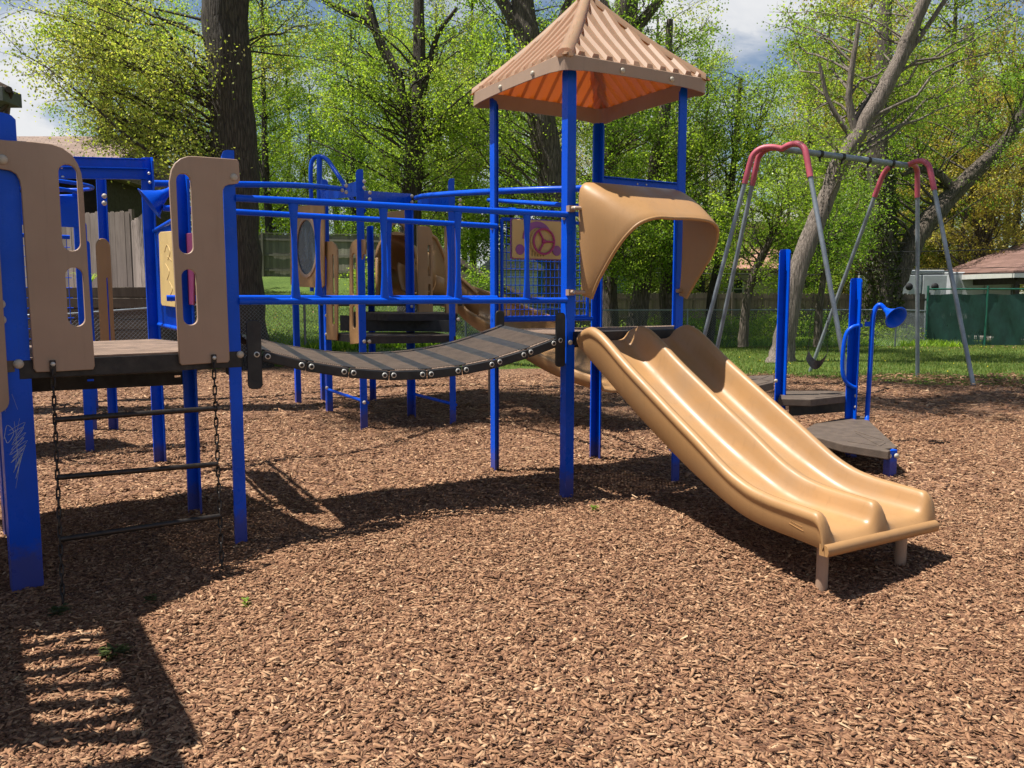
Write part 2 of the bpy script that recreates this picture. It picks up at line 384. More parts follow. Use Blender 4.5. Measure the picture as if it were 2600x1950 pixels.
def plate(name, outlines, O, d, thick, mat, parent, bev=.004, nudge=0.0):
    """flat panel with holes: outlines in (s, z) of the vertical plane through O along d"""
    cu = bpy.data.curves.new('c', 'CURVE'); cu.dimensions = '2D'; cu.fill_mode = 'BOTH'
    for ol in outlines:
        sp = cu.splines.new('POLY'); sp.points.add(len(ol)-1)
        for i, (a, b) in enumerate(ol): sp.points[i].co = (a, b, 0, 1)
        sp.use_cyclic_u = True
    cu.extrude = max(thick/2-bev, .0005); cu.bevel_depth = bev; cu.bevel_resolution = 1; cu.offset = -bev
    t = bpy.data.objects.new('t', cu); me = bpy.data.meshes.new_from_object(t)
    bpy.data.objects.remove(t); bpy.data.curves.remove(cu)
    n = Vector((-d.y, d.x, 0)); off = worldloc(parent) if parent is not None else Vector((0, 0, 0))
    base = Vector((O[0], O[1], 0))+n*nudge-off
    me.transform(Matrix(((d.x, 0, n.x, base.x), (d.y, 0, n.y, base.y), (0, 1, 0, base.z), (0, 0, 0, 1))))
    me.materials.clear()
    o = link(name, me, mat, parent); return o
def arcpts(cx, cy, r, a0, a1, n=8, ry=None):
    ry = ry or r
    return [(cx+r*math.cos(R(a0+(a1-a0)*i/n)), cy+ry*math.sin(R(a0+(a1-a0)*i/n))) for i in range(n+1)]
def capsule(x0, x1, z0, z1):
    r = abs(x1-x0)/2; cx = (x0+x1)/2
    return arcpts(cx, z1-r, r, 0, 180, 10)+arcpts(cx, z0+r, r, 180, 360, 10)
def smoothpath(pts, n=6):
    """Catmull-Rom through pts"""
    P = [Vector(p) for p in pts]; P = [P[0]*2-P[1]]+P+[P[-1]*2-P[-2]]; o = []
    for i in range(1, len(P)-2):
        for k in range(n):
            t = k/n; a, b, c, d = P[i-1], P[i], P[i+1], P[i+2]
            o.append(.5*((2*b)+(c-a)*t+(2*a-5*b+4*c-d)*t*t+(3*b-a-3*c+d)*t**3))
    o.append(P[-2]); return o
W = .076
TH = R(31)
U = Vector((math.cos(TH), math.sin(TH), 0)); V = Vector((-math.sin(TH), math.cos(TH), 0)); ZV = Vector((0, 0, 1))
def post(parent, xy, ztop, d1, d2, w1=W, w2=W, dome=.036, name='post', z0=-.2, mat='blue', lip=.014, label=None):
    """open angle post: corner at xy, one leg along d1 and one along d2, outer edges rounded at the top"""
    mb = MB(); t = .004
    def leg(d, w, other):
        n = 8; vs = []
        ds = [w*i/n for i in range(n+1)]
        for q in (0, t):
            for a in ds:
                zt = ztop-dome*(1-math.sqrt(max(0, 1-(a/w)**4)))
                p = Vector((xy[0], xy[1], 0))+d*a+other*q
                vs.append((p.x, p.y, z0)); vs.append((p.x, p.y, zt))
        m = 2*(n+1); fs = []
        for i in range(n):
            fs.append((2*i, 2*i+2, 2*i+3, 2*i+1)); fs.append((m+2*i, m+2*i+1, m+2*i+3, m+2*i+2)); fs.append((2*i+1, 2*i+3, m+2*i+3, m+2*i+1))
        fs.append((2*n, m+2*n, m+2*n+1, 2*n+1)); mb.add(vs, fs)
        e = Vector((xy[0], xy[1], 0))+d*(w-t/2)+other*(lip/2+t*.5)
        mb.box(e+ZV*((z0+ztop-dome*1.1)/2), (t, lip, ztop-dome*1.1-z0), (d, other, ZV) if d.cross(other).z > 0 else (d, -other, ZV))
    leg(d1, w1, d2); leg(d2, w2, d1)
    o = obj(name, mb, mat, parent)
    if label: o['label'] = label
    return o
_bolt = {}
def bolt(parent, p, n, r=.019, mat='bolt', name='bolt'):
    key = (round(r, 4), mat)
    if key not in _bolt:
        mb = MB(); mb.lathe((0, 0, 0), (0, 0, 1), [(r, -.004), (r, .002), (r*.93, r*.3), (r*.7, r*.55), (r*.35, r*.68), (0, r*.7)], 14)
        me = bpy.data.meshes.new('bolt'); me.from_pydata(mb.v, [], mb.f); me.polygons.foreach_set('use_smooth', [True]*len(mb.f)); me.materials.append(M[mat]); _bolt[key] = me
    o = bpy.data.objects.new(name, _bolt[key]); COL.objects.link(o)
    o.parent = parent; o.location = Vector(p)-worldloc(parent)
    o.rotation_euler = Vector(n).to_track_quat('Z', 'Y').to_euler(); return o

# ------------------------------------------------------------------ ground
def zg(x, y):
    """mulch surface"""
    x = np.asarray(x, float); y = np.asarray(y, float)
    z = .022*np.sin(1.3*x+.7*y+.5)*np.sin(.9*y-.6*x)+.014*np.sin(2.9*x-1.7*y+1.2)+.008*np.sin(5.3*x+4.1*y)*np.sin(3.7*y-2*x)
    z = z+.005*np.sin(13*x+7*y)*np.sin(11*y-5*x)
    for (cx, cy, r, h) in ((-.6, 5.2, .9, .05), (1.0, 5.2, .8, .045), (-2.3, 4.6, 1.0, -.05), (1.9, 4.3, .7, -.05), (.2, 6.3, .5, -.03), (-1.6, 5.1, .4, -.02), (-1.5, 10.3, 1.0, -.04)):
        z = z+h*np.exp(-((x-cx)**2+(y-cy)**2)/(2*r*r*.5))
    return z
def zl(x, y):
    """lawn surface"""
    x = np.asarray(x, float); y = np.asarray(y, float)
    l = np.clip((1.5-.0*y-x)/6.0, 0, 1); l = l*l*(3-2*l)
    z = .118*np.clip(y-15.5, 0, 24)*l+.03*np.clip(y-40, 0, 60)*l
    z = z-.25*np.clip((y-24)/12, 0, 1)*(1-l)
    return z+.03*np.sin(.5*x+.2*y)*np.sin(.37*y)-.03
def ymax(x):
    x = np.asarray(x, float)
    return 18.2-.35*np.clip(x-2, 0, 3)-1.0*np.clip(x-5, 0, 12)*.8+.35*np.sin(.8*x)+.15*np.sin(2.3*x)+.06*np.sin(7*x)
def npmesh(name, verts, faces, smooth=False, rnd=None):
    me = bpy.data.meshes.new(name); nv = len(verts); nf = len(faces); k = faces.shape[1]
    me.vertices.add(nv); me.vertices.foreach_set('co', np.ascontiguousarray(verts, np.float32).ravel())
    me.loops.add(nf*k); me.polygons.add(nf)
    me.polygons.foreach_set('loop_start', np.arange(0, nf*k, k, dtype=np.int32))
    me.loops.foreach_set('vertex_index', np.ascontiguousarray(faces, np.int32).ravel())
    if smooth: me.polygons.foreach_set('use_smooth', np.ones(nf, bool))
    me.update(calc_edges=True)
    if rnd is not None:
        a = me.attributes.new('rnd', 'FLOAT', 'FACE'); a.data.foreach_set('value', np.ascontiguousarray(rnd, np.float32))
    return me
def gridmesh(name, X, Y, Z, mat):
    h, w = X.shape; idx = np.arange(h*w).reshape(h, w)
    f = np.stack([idx[:-1, :-1], idx[:-1, 1:], idx[1:, 1:], idx[1:, :-1]], -1).reshape(-1, 4)
    return link(name, npmesh(name, np.stack([X, Y, Z], -1).reshape(-1, 3), f, True), mat)
gx = np.concatenate([np.linspace(-400, -45, 12), np.linspace(-42, 42, 190), np.linspace(45, 400, 12)])
gy = np.concatenate([np.linspace(-100, -6, 6), np.linspace(-4, 60, 170), np.linspace(63, 110, 12), np.linspace(130, 900, 8)])
X, Y = np.meshgrid(gx, gy)
Z = zl(X, Y); ins = (Y < ymax(X)-.4) & (Y > -3) & (np.abs(X) < 13); Z = np.where(ins, -.35, Z)
struct(gridmesh('grass', X, Y, Z, 'lawn'), 'mown lawn dotted with dandelions beyond the mulch')
mx_ = np.linspace(-15, 15, 330); mv = np.linspace(0, 1, 260)
X, T = np.meshgrid(mx_, mv); Y = -5+(ymax(X)+5)*T
edge = np.clip((ymax(X)-Y)/.5, 0, 1); Z = zg(X, Y)*edge+.0*edge+zl(X, Y)*(1-edge)*1.0+.035*edge-.03*(1-edge)
Z = Z-.025
struct(gridmesh('ground', X, Y, Z, 'mulch'), 'brown wood chip mulch covering the play area')
PILES = [(.40, 6.23), (-.19, 7.23), (.79, 7.82), (1.38, 6.78), (-1.72, 5.19), (-2.62, 4.40), (-2.3, 5.87), (-3.22, 7.53), (1.733, 4.42), (2.155, 4.636), (3.25, 6.98), (2.93, 8.9), (3.66, 8.8), (-1.73, 9.8), (-2.43, 10.8), (-.68, 10.0), (-1.31, 10.9)]
def chips(n, y0, y1, s, seed, xk=.84, piles=False):
    rg = np.random.default_rng(seed)
    y = np.sqrt(rg.uniform(y0*y0, y1*y1, n)); x = rg.uniform(-1, 1, n)*(y*xk+.3)
    z = zg(x, y)+.008+rg.exponential(.006, n)*s
    if piles:
        c = np.array(PILES)[rg.integers(0, len(PILES), n)]; a = rg.uniform(0, 6.283, n); r = .035+rg.exponential(.055, n); x = c[:, 0]+r*np.cos(a); y = c[:, 1]+r*np.sin(a)
        z = zg(x, y)+.006+np.clip(.045-.28*r, 0, 1)*rg.uniform(0, 1, n)
    l = rg.gamma(3.2, .0078, n)*s+.007; w = np.clip(l*rg.uniform(.16, .5, n), .0035, .017*s); t = rg.uniform(.0015, .004, n)*s
    a = rg.uniform(0, 2*np.pi, n); ti = rg.normal(0, .20, n); ro = rg.normal(0, .28, n)
    ca, sa, ct, st, cr, sr = np.cos(a), np.sin(a), np.cos(ti), np.sin(ti), np.cos(ro), np.sin(ro)
    ax = np.stack([ca*ct, sa*ct, st], -1); ay0 = np.stack([-sa, ca, 0*a], -1); az0 = np.cross(ax, ay0)
    ay = ay0*cr[:, None]+az0*sr[:, None]; az = np.cross(ax, ay)
    C = np.stack([x, y, z], -1); vs = []
    for k in (-1, 1):
        for i, j in ((-1, -1), (1, -1), (1, 1), (-1, 1)):
            li = l/2*rg.uniform(.75, 1.05, n); wj = w/2*rg.uniform(.45, 1.1, n)
            vs.append(C+ax*(i*li)[:, None]+ay*(j*wj)[:, None]+az*(k*t/2)[:, None])
    Vv = np.stack(vs, 1).reshape(-1, 3)
    q = np.array([(4, 5, 6, 7), (0, 1, 5, 4), (1, 2, 6, 5), (2, 3, 7, 6), (3, 0, 4, 7)])
    Fv = (np.arange(n)[:, None, None]*8+q[None]).reshape(-1, 4)
    r = np.clip(rg.beta(2.2, 2.6, n), 0, 1)
    return Vv, Fv, np.repeat(r, 5)
parts = [chips(250000, 2.0, 6.2, .84, 1), chips(110000, 6.0, 10.5, 1.2, 2), chips(30000, 10.2, 16.5, 2.0, 3), chips(5500, 2, 3, 1.0, 4, piles=True)]
off = 0; VV = []; FF = []; RR = []
for a, b, c in parts: VV.append(a); FF.append(b+off); RR.append(c); off += len(a)
o = link('wood_chips', npmesh('wood_chips', np.concatenate(VV), np.concatenate(FF), False, np.concatenate(RR)), 'chip')
tag(o, 'loose brown wood chips scattered over the play area', 'wood chips', None, 'stuff')
def blades(name, pts, h, w, mat, label, cat, lean=.5, seed=1):
    rg = np.random.default_rng(seed); n = len(pts); a = rg.uniform(0, 6.283, n); d = np.stack([np.cos(a), np.sin(a), 0*a], -1)
    hh = h*rg.uniform(.5, 1.3, n); b = rg.uniform(0, 6.283, n)
    le = np.stack([np.cos(b), np.sin(b), 0*b], -1)*(hh*rg.uniform(0, lean, n))[:, None]
    p0 = pts-d*w/2; p1 = pts+d*w/2; p2 = pts+le+np.array([0, 0, 1])*hh[:, None]
    Vv = np.stack([p0, p1, p2], 1).reshape(-1, 3); Fv = np.arange(3*n).reshape(n, 3)
    o = link(name, npmesh(name, Vv, Fv, False, rg.uniform(0, 1, n)), mat)
    tag(o, label, cat, None, 'stuff'); return o
rg = np.random.default_rng(5)
n = 150000; y = rg.uniform(13.5, 31, n); x = rg.uniform(-1, 1, n)*(y*.68)
k = (y > ymax(x)-.12) & (rg.uniform(0, 1, n) < np.clip(1.5-(y-15)/18, .25, 1)); x, y = x[k], y[k]
blades('lawn_blades', np.stack([x, y, zl(x, y)], -1), .052, .02, 'grassb', 'short green grass blades of the lawn', 'grass blades')
n = 500; y = rg.uniform(15, 28, n); x = rg.uniform(-1, 1, n)*(y*.62); k = y > ymax(x)+.1; x, y = x[k], y[k]
m = leafmat('dandelion', [(.7, .5, .02), (.8, .62, .03), (.85, .7, .1)], .2)
blades('dandelions', np.stack([x, y, zl(x, y)+.045], -1), .02, .03, m, 'yellow dandelion heads dotted over the lawn', 'dandelions', 1.4)

# ------------------------------------------------------------------ play tower with roof
TC = Vector((.607, 7.02, 0)); HS = .58
def tc(i, j, s=HS): return TC+U*(i*s)+V*(j*s)
P1, P2, P3, P4 = tc(-1, -1), tc(-1, 1), tc(1, 1), tc(1, -1)
DZ = 1.27
def zat(px, py, P):   # height of the point above P that shows at pixel row py
    return dp(px, py, P.y).z
B = .705
ec = [tc(-1, -1, B), tc(1, -1, B), tc(1, 1, B), tc(-1, 1, B)]
ZE = (zat(1450, 180, ec[0])+zat(1186, 262, ec[3])+zat(1796, 243, ec[1]))/3
ZA = zat(1485, -14, TC)
tower = thing('play_tower', 'tall tower with tan ribbed pyramid roof on blue posts above the double slide', 'play tower', (TC.x, TC.y, 0))
post(tower, P1, ZE+.06, U, V); post(tower, P2, ZE+.06, U, -V); post(tower, P3, ZE-.02, -U, -V); post(tower, P4, ZE+.06, -U, V)
obj('deck', MB().box((TC.x, TC.y, DZ-.004), (2*HS-.01, 2*HS-.01, .008), TH), 'deck', tower)
mb = MB()
for a, b in ((P1, P4), (P4, P3), (P3, P2), (P2, P1)):
    n = (TC-(a+b)/2).normalized()*.012
    mb.beam(a+n+ZV*(DZ-.055), b+n+ZV*(DZ-.055), .012, .09)
for t in (-.25, .25): mb.beam(TC-U*(HS-.03)+V*t+ZV*(DZ-.05), TC+U*(HS-.03)+V*t+ZV*(DZ-.05), .02, .06)
obj('deck_frame', mb, 'deckedge', tower, .003)
# roof
roof = None
mb = MB(); zb = ZE+.10; NR = 11
for f in range(4):
    a, b = ec[f], ec[(f+1) % 4]; mid = (a+b)/2; ed = (b-a).normalized(); inw = (TC-mid).normalized(); half = (b-a).length/2
    slope = Vector((inw.x*half, inw.y*half, ZA-zb)); sl = slope.length; sd = slope.normalized(); nrm = ed.cross(sd).normalized()
    if nrm.z < 0: nrm = -nrm
    ts = []
    for i in range(NR):
        for q in (0, .12, .5, .62, .99): ts.append((i+q)/NR)
    ts.append(1); hh = []
    for i in range(NR): hh += [0, .024, .024, 0, 0]
    hh.append(0)
    M_ = 9; vs = []; w = len(ts)
    for r_ in range(M_+1):
        for t, h in zip(ts, hh):
            mxu = 1-abs(2*t-1); u = mxu*r_/M_
            sag = -.03*math.sin(math.pi*min(1, u*1.0))
            hf = h*min(1, mxu*8)*min(1, r_*1.0)
            u = .02+.98*u if mxu > .03 else u
            if r_ == 1: u = .035+.02*mxu if mxu > .06 else mxu*.9
            p = a+ed*(t*2*half)+Vector((inw.x*half*u, inw.y*half*u, (ZA-zb)*u))+nrm*(hf+sag+.0)+ZV*zb
            vs.append(p)
    mb.add(vs, [(r_*w+i, r_*w+i+1, (r_+1)*w+i+1, (r_+1)*w+i) for r_ in range(M_) for i in range(w-1)])
roof = obj('roof', mb, 'roof', tower)
so = roof.modifiers.new('s', 'SOLIDIFY'); so.thickness = .006; so.offset = -1
for k in range(4):
    mb = MB(); c = ec[k]; inw = Vector((TC.x-c.x, TC.y-c.y, 0)).normalized(); side = Vector((-inw.y, inw.x, 0)); n = 10; vs = []
    prof = [(-.062, -.045), (-.05, .0), (-.02, .014), (.02, .014), (.05, .0), (.062, -.045)]
    for i in range(n+1):
        t = i/n; p = Vector((c.x, c.y, zb)).lerp(Vector((TC.x, TC.y, ZA)), .035+.965*t)+ZV*(-.03*math.sin(math.pi*t)); wd = 1-.25*t
        for (q, h) in prof: vs.append(p+side*(q*wd)+ZV*(h+.012)+inw*(.0))
    w = len(prof); mb.add(vs, [(i*w+j, i*w+j+1, (i+1)*w+j+1, (i+1)*w+j) for i in range(n) for j in range(w-1)], True)
    mb.add(vs[:w], [tuple(range(w))]); obj('hip_cap', mb, 'roof', roof)
mb = MB(); mb.lathe((TC.x, TC.y, ZA-.01), (0, 0, 1), [(.085, -.05), (.075, .0), (.05, .025), (0, .035)], 16); obj('roof_cap', mb, 'roof', roof)
# fascia band, rounded corners
loop = []
rc = .09
for k, (si, sj) in enumerate(((-1, -1), (1, -1), (1, 1), (-1, 1))):
    cc = TC+U*(si*(B-rc))+V*(sj*(B-rc)); a0 = {(-1, -1): 180, (1, -1): 270, (1, 1): 0, (-1, 1): 90}[(si, sj)]
    for i in range(7):
        t = R(a0+90*i/6); loop.append((cc+U*(rc*math.cos(t))+V*(rc*math.sin(t)), 1.0))
    nx = ((1, -1), (1, 1), (-1, 1), (-1, -1))[k]
    c2 = TC+U*(nx[0]*(B-rc))+V*(nx[1]*(B-rc)); pa = loop[-1][0]; a2 = {(1, -1): 270, (1, 1): 0, (-1, 1): 90, (-1, -1): 180}[nx]
    pb = c2+U*(rc*math.cos(R(a2)))+V*(rc*math.sin(R(a2)))
    for i in range(1, 14): t = i/14; loop.append((pa.lerp(pb, t), 1-math.sin(math.pi*t)**.5))
mb = MB(); n = len(loop); vs = []
for p, cdeep in loop:
    q = p+(TC-p).normalized()*.012
    zl0 = ZE+.022*(1-cdeep)
    q2 = p+(TC-p).normalized()*.05
    vs += [(p.x, p.y, zl0), (p.x, p.y, zb+.006), (q2.x, q2.y, zb+.03), (q.x, q.y, zl0)]
fs = []
for i in range(n):
    j = (i+1) % n
    for k in range(4): fs.append((4*i+k, 4*j+k, 4*j+(k+1) % 4, 4*i+(k+1) % 4))
mb.add(vs, fs); obj('fascia', mb, 'tanp', roof)
for f, (nn, da) in enumerate(((-V, U), (-U, V))):
    for s in (-.18, .30):
        c = TC+nn*(B+.004)+da*(s if f == 0 else -s)+ZV*(ZE+.055); bolt(roof, c, nn, .02)
for P, nn in ((P1, -V), (P4, -V)):
    bolt(tower, P+(U if P is P1 else -U)*.035-V*.004+ZV*(DZ-.06), nn, .02)
bolt(tower, P1+V*.04-U*.004+ZV*2.14, -U, .02)
bolt(tower, P2-V*.04-U*.004+ZV*2.14, -U, .018)
# extra rear deck section beyond the tower and its overhead beam
P5 = P3+U*1.0
post(tower, P5, 2.62, -U, -V)
mb = MB(); za = zat(1520, 446, P3); a = P3+ZV*(za-.06); b = P5+ZV*(za-.06)
mb.beam(a, b, .012, .10); mb.beam(a-V*.025+ZV*.05, b-V*.025+ZV*.05, .05, .008); mb.beam(a-V*.025-ZV*.05, b-V*.025-ZV*.05, .05, .008)
mb.beam(a-ZV*.085, b-ZV*.085, .02, .05)
beam = obj('overhead_beam', mb, 'blue', tower, .003)
for s in (.45, .56): bolt(tower, P3+U*s-V*.01+ZV*(za-.045), -V, .009, 'steel')
mb = MB(); q = [P4, P4+U*.02+V*.02, P5-V*.05, P5, P3]
q = [P4-V*0+U*.0, P5-V*.25+U*.0, P5, P3]
mb.poly([(p.x, p.y) for p in q], DZ-.012, DZ-.002); obj('side_deck', mb, 'deck', tower)
mb = MB()
for i in range(4):
    a, b = q[i], q[(i+1) % 4]; mb.beam(a+ZV*(DZ-.06), b+ZV*(DZ-.06), .012, .09)
obj('side_deck_frame', mb, 'deckedge', tower, .002)
# wire barrier with steering wheel panel between P2 and P3
OP2 = P2+V*-.03
bar = obj('wire_barrier', MB(), 'blue', tower)
mb = MB(); s0, s1, z0, z1 = .10, 1.02, DZ+.10, DZ+.95
def pz(O, d, s, z): return Vector((O[0], O[1], 0))+d*s+ZV*z
fr = [pz(OP2, U, s0, z0), pz(OP2, U, s1, z0), pz(OP2, U, s1, z1), pz(OP2, U, s0, z1)]
for i in range(4): mb.tube([fr[i], fr[(i+1) % 4]], .015, 8)
mb.tube([pz(OP2, U, -.0, z0-.02), pz(OP2, U, 1.08, z0-.02)], .019, 8)
for i in range(1, 20): mb.tube([pz(OP2, U, s0+(s1-s0)*i/20, z0), pz(OP2, U, s0+(s1-s0)*i/20, z1)], .003, 5, caps=False)
for i in range(1, 12): mb.tube([pz(OP2, U, s0, z0+(z1-z0)*i/12), pz(OP2, U, s1, z0+(z1-z0)*i/12)], .003, 5, caps=False)
COLd = bar; bpy.data.objects.remove(bar); bar = obj('wire_barrier', mb, 'blue', tower)
mb = MB(); mb.tube([pz(OP2, U, 0, DZ+1.03), pz(OP2, U, 1.08, DZ+1.03)], .022, 10); obj('top_rail', mb, 'blue', tower)
pO = OP2-V*.03
pa = onplane(1300, 556, pO, U); pb = onplane(1436, 659, pO, U); xl, xr, zt_, zb_ = pa[0], pa[0]+.52, pa[1], pb[1]
def rrect(x0, x1, z0, z1, r):
    return arcpts(x1-r, z1-r, r, 0, 90, 5)+arcpts(x0+r, z1-r, r, 90, 180, 5)+arcpts(x0+r, z0+r, r, 180, 270, 5)+arcpts(x1-r, z0+r, r, 270, 360, 5)
sp = plate('driver_panel', [rrect(xl, xr, zb_, zt_, .02)], pO, U, .018, 'yellow', tower)
plate('backing', [rrect(xl-.008, xr+.008, zb_-.008, zt_+.008, .02)], pO, U, .01, 'purple', sp, nudge=.016)
cx, cz = xl+.30, zt_-.185
plate('dial_arc', [arcpts(cx-.045, cz+.02, .155, 0, 180, 20)+arcpts(cx-.045, cz+.02, .10, 180, 0, 20)], pO, U, .008, 'purple', sp, nudge=-.012, bev=.001)
for q in (xl+.075, xr-.06): plate('headlight_disc', [arcpts(q, zb_+.075, .045, 0, 350, 24)], pO, U, .01, 'purple', sp, nudge=-.012, bev=.002)
plate('hub_disc', [arcpts(cx-.01, cz, .115, 0, 350, 28)], pO, U, .02, 'yellow', sp, nudge=-.028, bev=.003)
mb = MB(); c0 = pz(pO, U, cx, cz)-V*.05
ring = [c0+U*(.108*math.cos(2*math.pi*i/36))+ZV*(.108*math.sin(2*math.pi*i/36)) for i in range(36)]
mb.tube(ring, .010, 8, closed=True)
for a in (0, 120, 240): mb.tube([c0, c0+U*(.106*math.cos(R(a)))+ZV*(.106*math.sin(R(a)))], .009, 8)
mb.lathe(c0, -V, [(.02, -.02), (.02, .008), (.012, .014), (0, .015)], 14)
obj('steering_wheel', mb, 'magenta', sp)
mb = MB()
for i in range(5): mb.box(pz(pO, U, cx-.10+.03*i, zb_+.045)-V*.0105, (.004, .003, .05), TH)
obj('grille_slots', mb, 'dark', sp)
# hood over the double slide
mb = MB(); Oh = P1-V*.05-U*.0; NA, NB = 40, 10
back = [(.11, 1.56), (.10, 1.75), (.085, 2.0), (.08, 2.2), (.085, 2.33), (.13, 2.385), (.25, 2.39), (.5, 2.39), (.78, 2.39), (.95, 2.385), (1.01, 2.32), (1.02, 2.15), (1.02, 1.95), (1.015, 1.75), (1.0, 1.56)]
front = [(.15, 1.54, .05), (.155, 1.66, .12), (.165, 1.78, .21), (.185, 1.90, .30), (.225, 2.0, .37), (.29, 2.075, .42), (.40, 2.115, .45), (.55, 2.12, .45), (.74, 2.125, .45), (.90, 2.11, .44), (.995, 2.05, .41), (1.025, 1.90, .33), (1.02, 1.78, .24), (1.01, 1.66, .15), (.99, 1.54, .08)]
bs = smoothpath([(a, 0, b) for a, b in back], 4); fsn = smoothpath([(a, c, b) for a, b, c in front], 4); vs = []
for p, q in zip(bs, fsn):
    for j in range(NB+1):
        t = j/NB
        k = t**1.0; bulge = .02*math.sin(math.pi*t)
        a = p.x+(q.x-p.x)*(t**1.6); z = p.z+(q.z-p.z)*(t**1.25); sO = q.y*t
        if z > 1.9: z += bulge*.35*(1 if .2 < a < .9 else .5)
        vs.append(Vector((Oh.x, Oh.y, 0))+U*(.11+(a-.11)*1.09)-V*sO+ZV*z)
# rolled lip on the front edge
w = NB+1; n = len(bs)
mb.add(vs, [(i*w+j, i*w+j+1, (i+1)*w+j+1, (i+1)*w+j) for i in range(n-1) for j in range(NB)], True)
hood = obj('slide_hood', mb, 'tan', tower)
so = hood.modifiers.new('s', 'SOLIDIFY'); so.thickness = .022; so.offset = 0
so2 = hood.modifiers.new('b', 'BEVEL'); so2.width = .006; so2.segments = 2; so2.limit_method = 'ANGLE'; so2.angle_limit = R(60)
mb = MB(); mb.tube([vs[i*w+NB] for i in range(n)], .014, 8); obj('hood_rim', mb, 'tan', hood)
for s, z, d in ((0.02, 2.20, 1), (0.02, 1.585, 1), (1.14, 1.60, -1)):
    mb = MB(); p = Oh+U*s+ZV*z; mb.tube([p+V*.02, p-V*.02, p+U*(.11*d)-V*.02], .016, 8); mb.box(p+V*.035, (.05, .04, .045), TH); o = obj('hood_bracket', mb, 'tanp', hood)
    bolt(o, p-V*.025, -V, .011, 'steel', 'bracket_bolt')
for k in range(4):  # moulded mark on the hood cheek
    pass

# ------------------------------------------------------------------ double slide
SO = Vector((.515, 6.16, 0)); SE = Vector((.51, -.86, 0)).normalized(); SW = Vector((-SE.y, SE.x, 0)); SWD = .93
def k2(x): return x*2600/2212
topo = [(1254, 712), (1262, 702), (1285, 704), (1305, 722), (1355, 782), (1400, 829), (1437, 868), (1480, 913), (1520, 953), (1560, 998), (1601, 1036), (1642, 1061), (1703, 1084), (1750, 1098), (1784, 1112)]
boto = [(1252, 740), (1258, 756), (1300, 803), (1355, 868), (1400, 918), (1445, 966), (1490, 1012), (1536, 1054), (1581, 1094), (1622, 1123), (1683, 1149), (1740, 1169), (1765, 1182), (1785, 1190)]
tp = [onplane(k2(a), k2(b), SO, SE) for a, b in topo]; bp_ = [onplane(k2(a), k2(b), SO, SE) for a, b in boto]
LEN = max(tp[-1][0], bp_[-1][0])
def interp(tab, s):
    tab = sorted(tab)
    if s <= tab[0][0]: return tab[0][1]
    for (a, b), (c, d) in zip(tab, tab[1:]):
        if s <= c: return b+(d-b)*(s-a)/(c-a+1e-9)
    return tab[-1][1]
NS = 130; rows = []
def sm(f, s, h=.05): return sum(f(s+h*q) for q in (-2, -1, 0, 1, 2))/5
zt0 = lambda s: interp(tp, s); zb0 = lambda s: interp(bp_, s)
S0 = min(tp[0][0], 0)
CW = []   # cross parameters: w position and height factor (0 floor .. 1 rail top)
def csec(x, dg):
    """height factor over the width for one chute side"""
    return x
half = SWD/2
prof = []
for ch in range(2):
    for t, h in ((0, 1.0), (.035, .985), (.065, .90), (.09, .72), (.115, .48), (.15, .24), (.20, .09), (.28, .02), (.4, 0), (.5, 0), (.6, 0), (.72, .02), (.80, .09), (.85, .24), (.885, .48), (.91, .72), (.935, .90), (.965, .985)):
        prof.append((half*(ch+t), h))
prof.append((SWD, 1.0))
slide = thing('double_slide', 'tan plastic double chute slide running down to the mulch from the roofed tower', 'slide', (SO+SE*LEN).to_tuple()[:2]+(0,))
sls = [S0+(LEN-S0)*i/NS for i in range(NS+1)]
def rails(s):
    zt = sm(zt0, s); zb = sm(zb0, s); fl = zb+.045+.035*max(0, (s-LEN+.5))
    e0 = max(0, 1-(s-S0)/.16)          # rounded start of each rail
    e1 = max(0, 1-(LEN-s)/.065)         # rounded exit
    zt = zt-(zt-fl)*(1-math.sqrt(max(0, 1-e0**2)))*.55
    zt = zt-(zt-fl+.03)*(1-math.sqrt(max(0, 1-min(1, e1)**2)))
    return zt, fl, zb, e1
mb = MB(); vs = []; w = len(prof)
for s in sls:
    zt, fl, zb, e1 = rails(s)
    for (q, h) in prof:
        curl = -.03*e1**2*(1-h)
        deckdip = 0
        vs.append(SO+SE*s+SW*q+ZV*(fl+(zt-fl)*h+curl))
mb.add(vs, [(i*w+j, (i+1)*w+j, (i+1)*w+j+1, i*w+j+1) for i in range(NS) for j in range(w-1)], True)
# outer rolled edges and side walls, underside, end lip
for side in (0, 1):
    q0 = 0 if side == 0 else SWD; sg = -1 if side == 0 else 1; vs = []
    for s in sls:
        zt, fl, zb, e1 = rails(s); zbb = min(zb, zt-.03)
        P = [(q0, zt), (q0+sg*.018, zt-.006), (q0+sg*.032, zt-.022), (q0+sg*.034, zt-.05), (q0+sg*.024, zt-.065), (q0+sg*.018, zt-.10 if zt-.10 > zbb else zbb+.01), (q0+sg*.016, zbb+.006), (q0+sg*.008, zbb-.002), (q0-sg*.02, zbb)]
        for (q, z) in P: vs.append(SO+SE*s+SW*q+ZV*max(z, zbb-.002))
    w2 = 9; fs = [(i*w2+j, i*w2+j+1, (i+1)*w2+j+1, (i+1)*w2+j) if side == 0 else (i*w2+j, (i+1)*w2+j, (i+1)*w2+j+1, i*w2+j+1) for i in range(NS) for j in range(w2-1)]
    mb.add(vs, [f[::-1] for f in fs] if side == 1 else [f for f in fs], True)
vs = []
for s in sls:
    zt, fl, zb, e1 = rails(s); vs += [SO+SE*s+SW*(.02)+ZV*zb, SO+SE*s+SW*(SWD-.02)+ZV*zb]
mb.add(vs, [(2*i, 2*i+1, 2*i+3, 2*i+2) for i in range(NS)])
